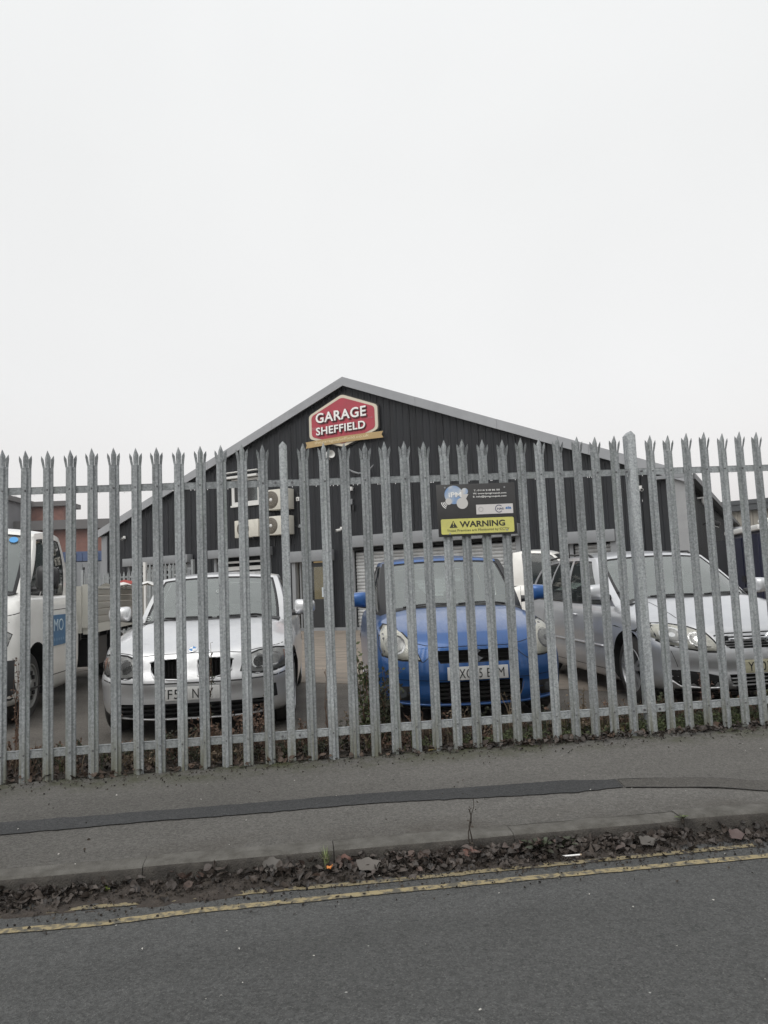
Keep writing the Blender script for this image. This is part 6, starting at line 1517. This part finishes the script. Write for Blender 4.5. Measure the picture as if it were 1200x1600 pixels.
undergrowth('dead_undergrowth', under[:110], rust_m); undergrowth('dark_undergrowth', under[110:170], dkweed_m); undergrowth('straw_undergrowth', under[170:], straw_m)
# gutter plants
x, t_ = tos(.36, 3.88)
tw = weed(x, KT - .03, .30, 'bare dark twig standing up in the gutter leaves against the kerb', crumb_m, 2, .018, 12, .05, seed=30, stem_m=crumb_m, name='twig')
tw['category'] = 'twig'
def rosette(name, s, t, n, L_, m, label, cat='weed', up_=.6, w=.3):
    r = empty(name, st(s, t, mud_surface(s, t) if t < KT else zpave(s, t)), 0, label, cat)
    b = MB()
    for k in range(n):
        a = k * 2.4 + random.uniform(-.3, .3); l = L_ * random.uniform(.6, 1.1); e = random.uniform(.3, 1) * up_; d = Vector((math.cos(a), math.sin(a), 0)); sd_ = Vector((-d.y, d.x, 0)); P = []
        for i in range(5):
            u = i / 4; c_ = d * l * u * math.cos(e) + Vector((0, 0, l * (u * math.sin(e) - .45 * u * u * math.sin(e)))); ww = l * w * math.sin(math.pi * (u * .85 + .08)) * .5
            P += [c_ - sd_ * ww + Vector((0, 0, ww * .4)), c_, c_ + sd_ * ww + Vector((0, 0, ww * .4))]
        b.add(P, [(i * 3 + j, i * 3 + j + 3, i * 3 + j + 4, i * 3 + j + 1) for i in range(4) for j in range(2)])
    b.build('leaves', m, r, smooth=True); b = MB(); b.tube([(0, 0, -.02), (0, 0, .012)], .008, 5); b.build('crown', crumb_m, r); return r
dock_m = mat('dark dock leaves', (0.05, 0.062, 0.035), .5, col2=(0.03, 0.03, 0.02), island=True, scale=1)
rosette('dock_plant', .50, KT - .05, 22, .13, dock_m, 'dark green leafy plant in the gutter beside the bare twig', up_=1.1)
rosette('dock_plant', .62, KT - .04, 14, .11, dock_m, 'smaller dark leafy plant in the gutter right of the bigger one', up_=1.2)
rosette('gutter_weed', -1.62, KT - .05, 7, .05, mat('bright small leaves', (0.13, 0.17, 0.03), .5), 'tiny bright green weed in the gutter at the far left')
rosette('kerb_weed', 1.285, KT + .0, 9, .05, grweed_m, 'small green weed growing in the kerb joint at the right', up_=1.2)
def tuft(s, t, n, h, label, m):
    r = empty('grass_tuft', st(s, t, mud_surface(s, t)), 0, label, 'grass tuft'); b = MB()
    for k in range(n):
        a = random.uniform(0, 6.28); d = Vector((math.cos(a), math.sin(a), 0)); l = random.uniform(.1, .5) * h; hh = h * random.uniform(.6, 1.05); sd_ = Vector((-d.y, d.x, 0)) * .002
        q0 = d * .008; q1 = d * l * .4 + Vector((0, 0, hh * .6)); q2 = d * l + Vector((0, 0, hh))
        b.add([q0 - sd_, q0 + sd_, q1 + sd_, q1 - sd_, q2], [(0, 1, 2, 3), (3, 2, 4)])
    b.build('blades', m, r); b = MB(); b.tube([(0, 0, -.01), (0, 0, .01)], .006, 5); b.build('root', crumb_m, r)
tuft(-.58, KT - .035, 26, .115, 'light green grass tuft growing in the gutter against the kerb', mat('tuft green', (0.22, 0.27, 0.11), .6, col2=(0.14, 0.16, 0.07), island=True, scale=1))
def one_leaf(s, t, L_, m, label, rx=.2, rz=0., w=.42, z=.03, curl=.4):
    r = obj('fallen_leaf', None, None, st(s, t, mud_surface(s, t) + z), (rx, .1, rz)); tag(r, label, 'leaf'); b = MB(); vs = []; n = 16
    vs.append((0, 0, 0))
    for k in range(n):
        a = 2 * math.pi * k / n; q = L_ * (.5 + .07 * math.sin(a * 5 + s)); vs.append((q * math.cos(a), q * math.sin(a) * w * 2, curl * q * q / L_ + .006 * math.sin(a * 3)))
    b.add(vs, [(0, k + 1, (k + 1) % n + 1) for k in range(n)]); b.build('blade', m, r, smooth=True)
    b = MB(); b.tube([(L_ * .3, 0, .002), (L_ * .5, 0, .003), (L_ * .75, .01, .012)], .0016, 4); b.build('stalk', m, r)
one_leaf(-.57, KT - .085, .022, mat('orange leaf', (0.55, 0.20, 0.04), .5), 'tiny bright orange leaf at the foot of the green grass tuft', rx=.6)
one_leaf(-.38, KT - .075, .115, mat('grey brown leaf', (0.095, 0.085, 0.075), .6), 'largest grey-brown leaf lying in the gutter right of the grass tuft', rx=.5, w=.36)
one_leaf(-.49, KT - .015, .06, mat('red brown leaf', (0.13, 0.065, 0.05), .6), 'reddish leaf leaning on the kerb by the grass tuft', rx=1.2)
one_leaf(.13, KT - .06, .07, mat('red brown leaf', (0.2, .08, .06), .6), 'pair-sized russet leaf in the gutter left of the bare twig', rx=.9)
one_leaf(-.84, KT - .03, .09, mat('dark grey leaf', (0.075, 0.068, 0.06), .6), 'dark grey leaf propped against the kerb left of the grass tuft', rx=.9)
one_leaf(1.52, KT - .09, .075, mat('plum leaf', (0.075, 0.05, 0.045), .6), 'plum-brown leaf in the gutter right of the kerb joint', rx=.7)
one_leaf(1.03, KT - .11, .08, mat('dark grey leaf', (0.075, 0.068, 0.06), .6), 'slate-grey leaf in the gutter left of the kerb joint', rx=.5)
yl = empty('yellow_leaf', st(.28, -.02, zfence(.28) + .012), .4, 'small yellow leaf lying at the foot of the pales below the blue car', 'leaf')
b = MB(); b.prism([(-.04, -.01), (0, -.022), (.04, -.008), (.035, .012), (0, .02), (-.035, .012)], -.001, .001, M=Matrix.Rotation(1.3, 4, 'X')); b.build('blade', mat('yellow leaf', (0.50, 0.40, 0.14), .5), yl); b = MB(); b.tube([(.04, 0, 0), (.07, .01, .004)], .0015, 4); b.build('stalk', MATS['yellow leaf'], yl)
sw = empty('paper_straw', st(.62, KT - .135, .018), .05, 'thin white paper stick lying across the gutter mud', 'litter')
b = MB(); b.tube([(-.045, 0, 0), (.045, 0, .002)], .004, 6); b.build('stick', whitel_m, sw); b = MB(); b.tube([(.046, 0, .002), (.052, 0, .002)], .0045, 6); b.build('tip', mat('tip tan', (0.4, 0.3, 0.2), .6), sw)
cp = empty('crushed_cup', st(3.28, -.01, zfence(3.2) + .03), .3, 'crushed white paper litter at the fence foot on the far right', 'litter')
b = MB(); b.lathe([(-.06, .0), (-.06, .024), (.02, .034), (.05, .030), (.055, .036)], 12, 'x'); b.build('cup', white_m, cp); 
b = MB(); b.box(.0, .05, -.045, -.02, -.02, .02); b.build('lid', white_m, cp)

# ------------------------------------------------------------ thin winter haze
hm = bpy.data.materials.new('winter haze'); hm.use_nodes = True; t = hm.node_tree; t.nodes.clear()
o_ = t.nodes.new('ShaderNodeOutputMaterial'); pv = t.nodes.new('ShaderNodeVolumePrincipled')
pv.inputs['Color'].default_value = (0.93, 0.94, 0.96, 1); pv.inputs['Density'].default_value = 0.0006
t.links.new(pv.outputs[0], o_.inputs['Volume'])
b = MB(); b.box(-620, 620, -620, 920, -1.2, 11.5)
hz = b.build('haze', hm); hz['kind'] = 'stuff'
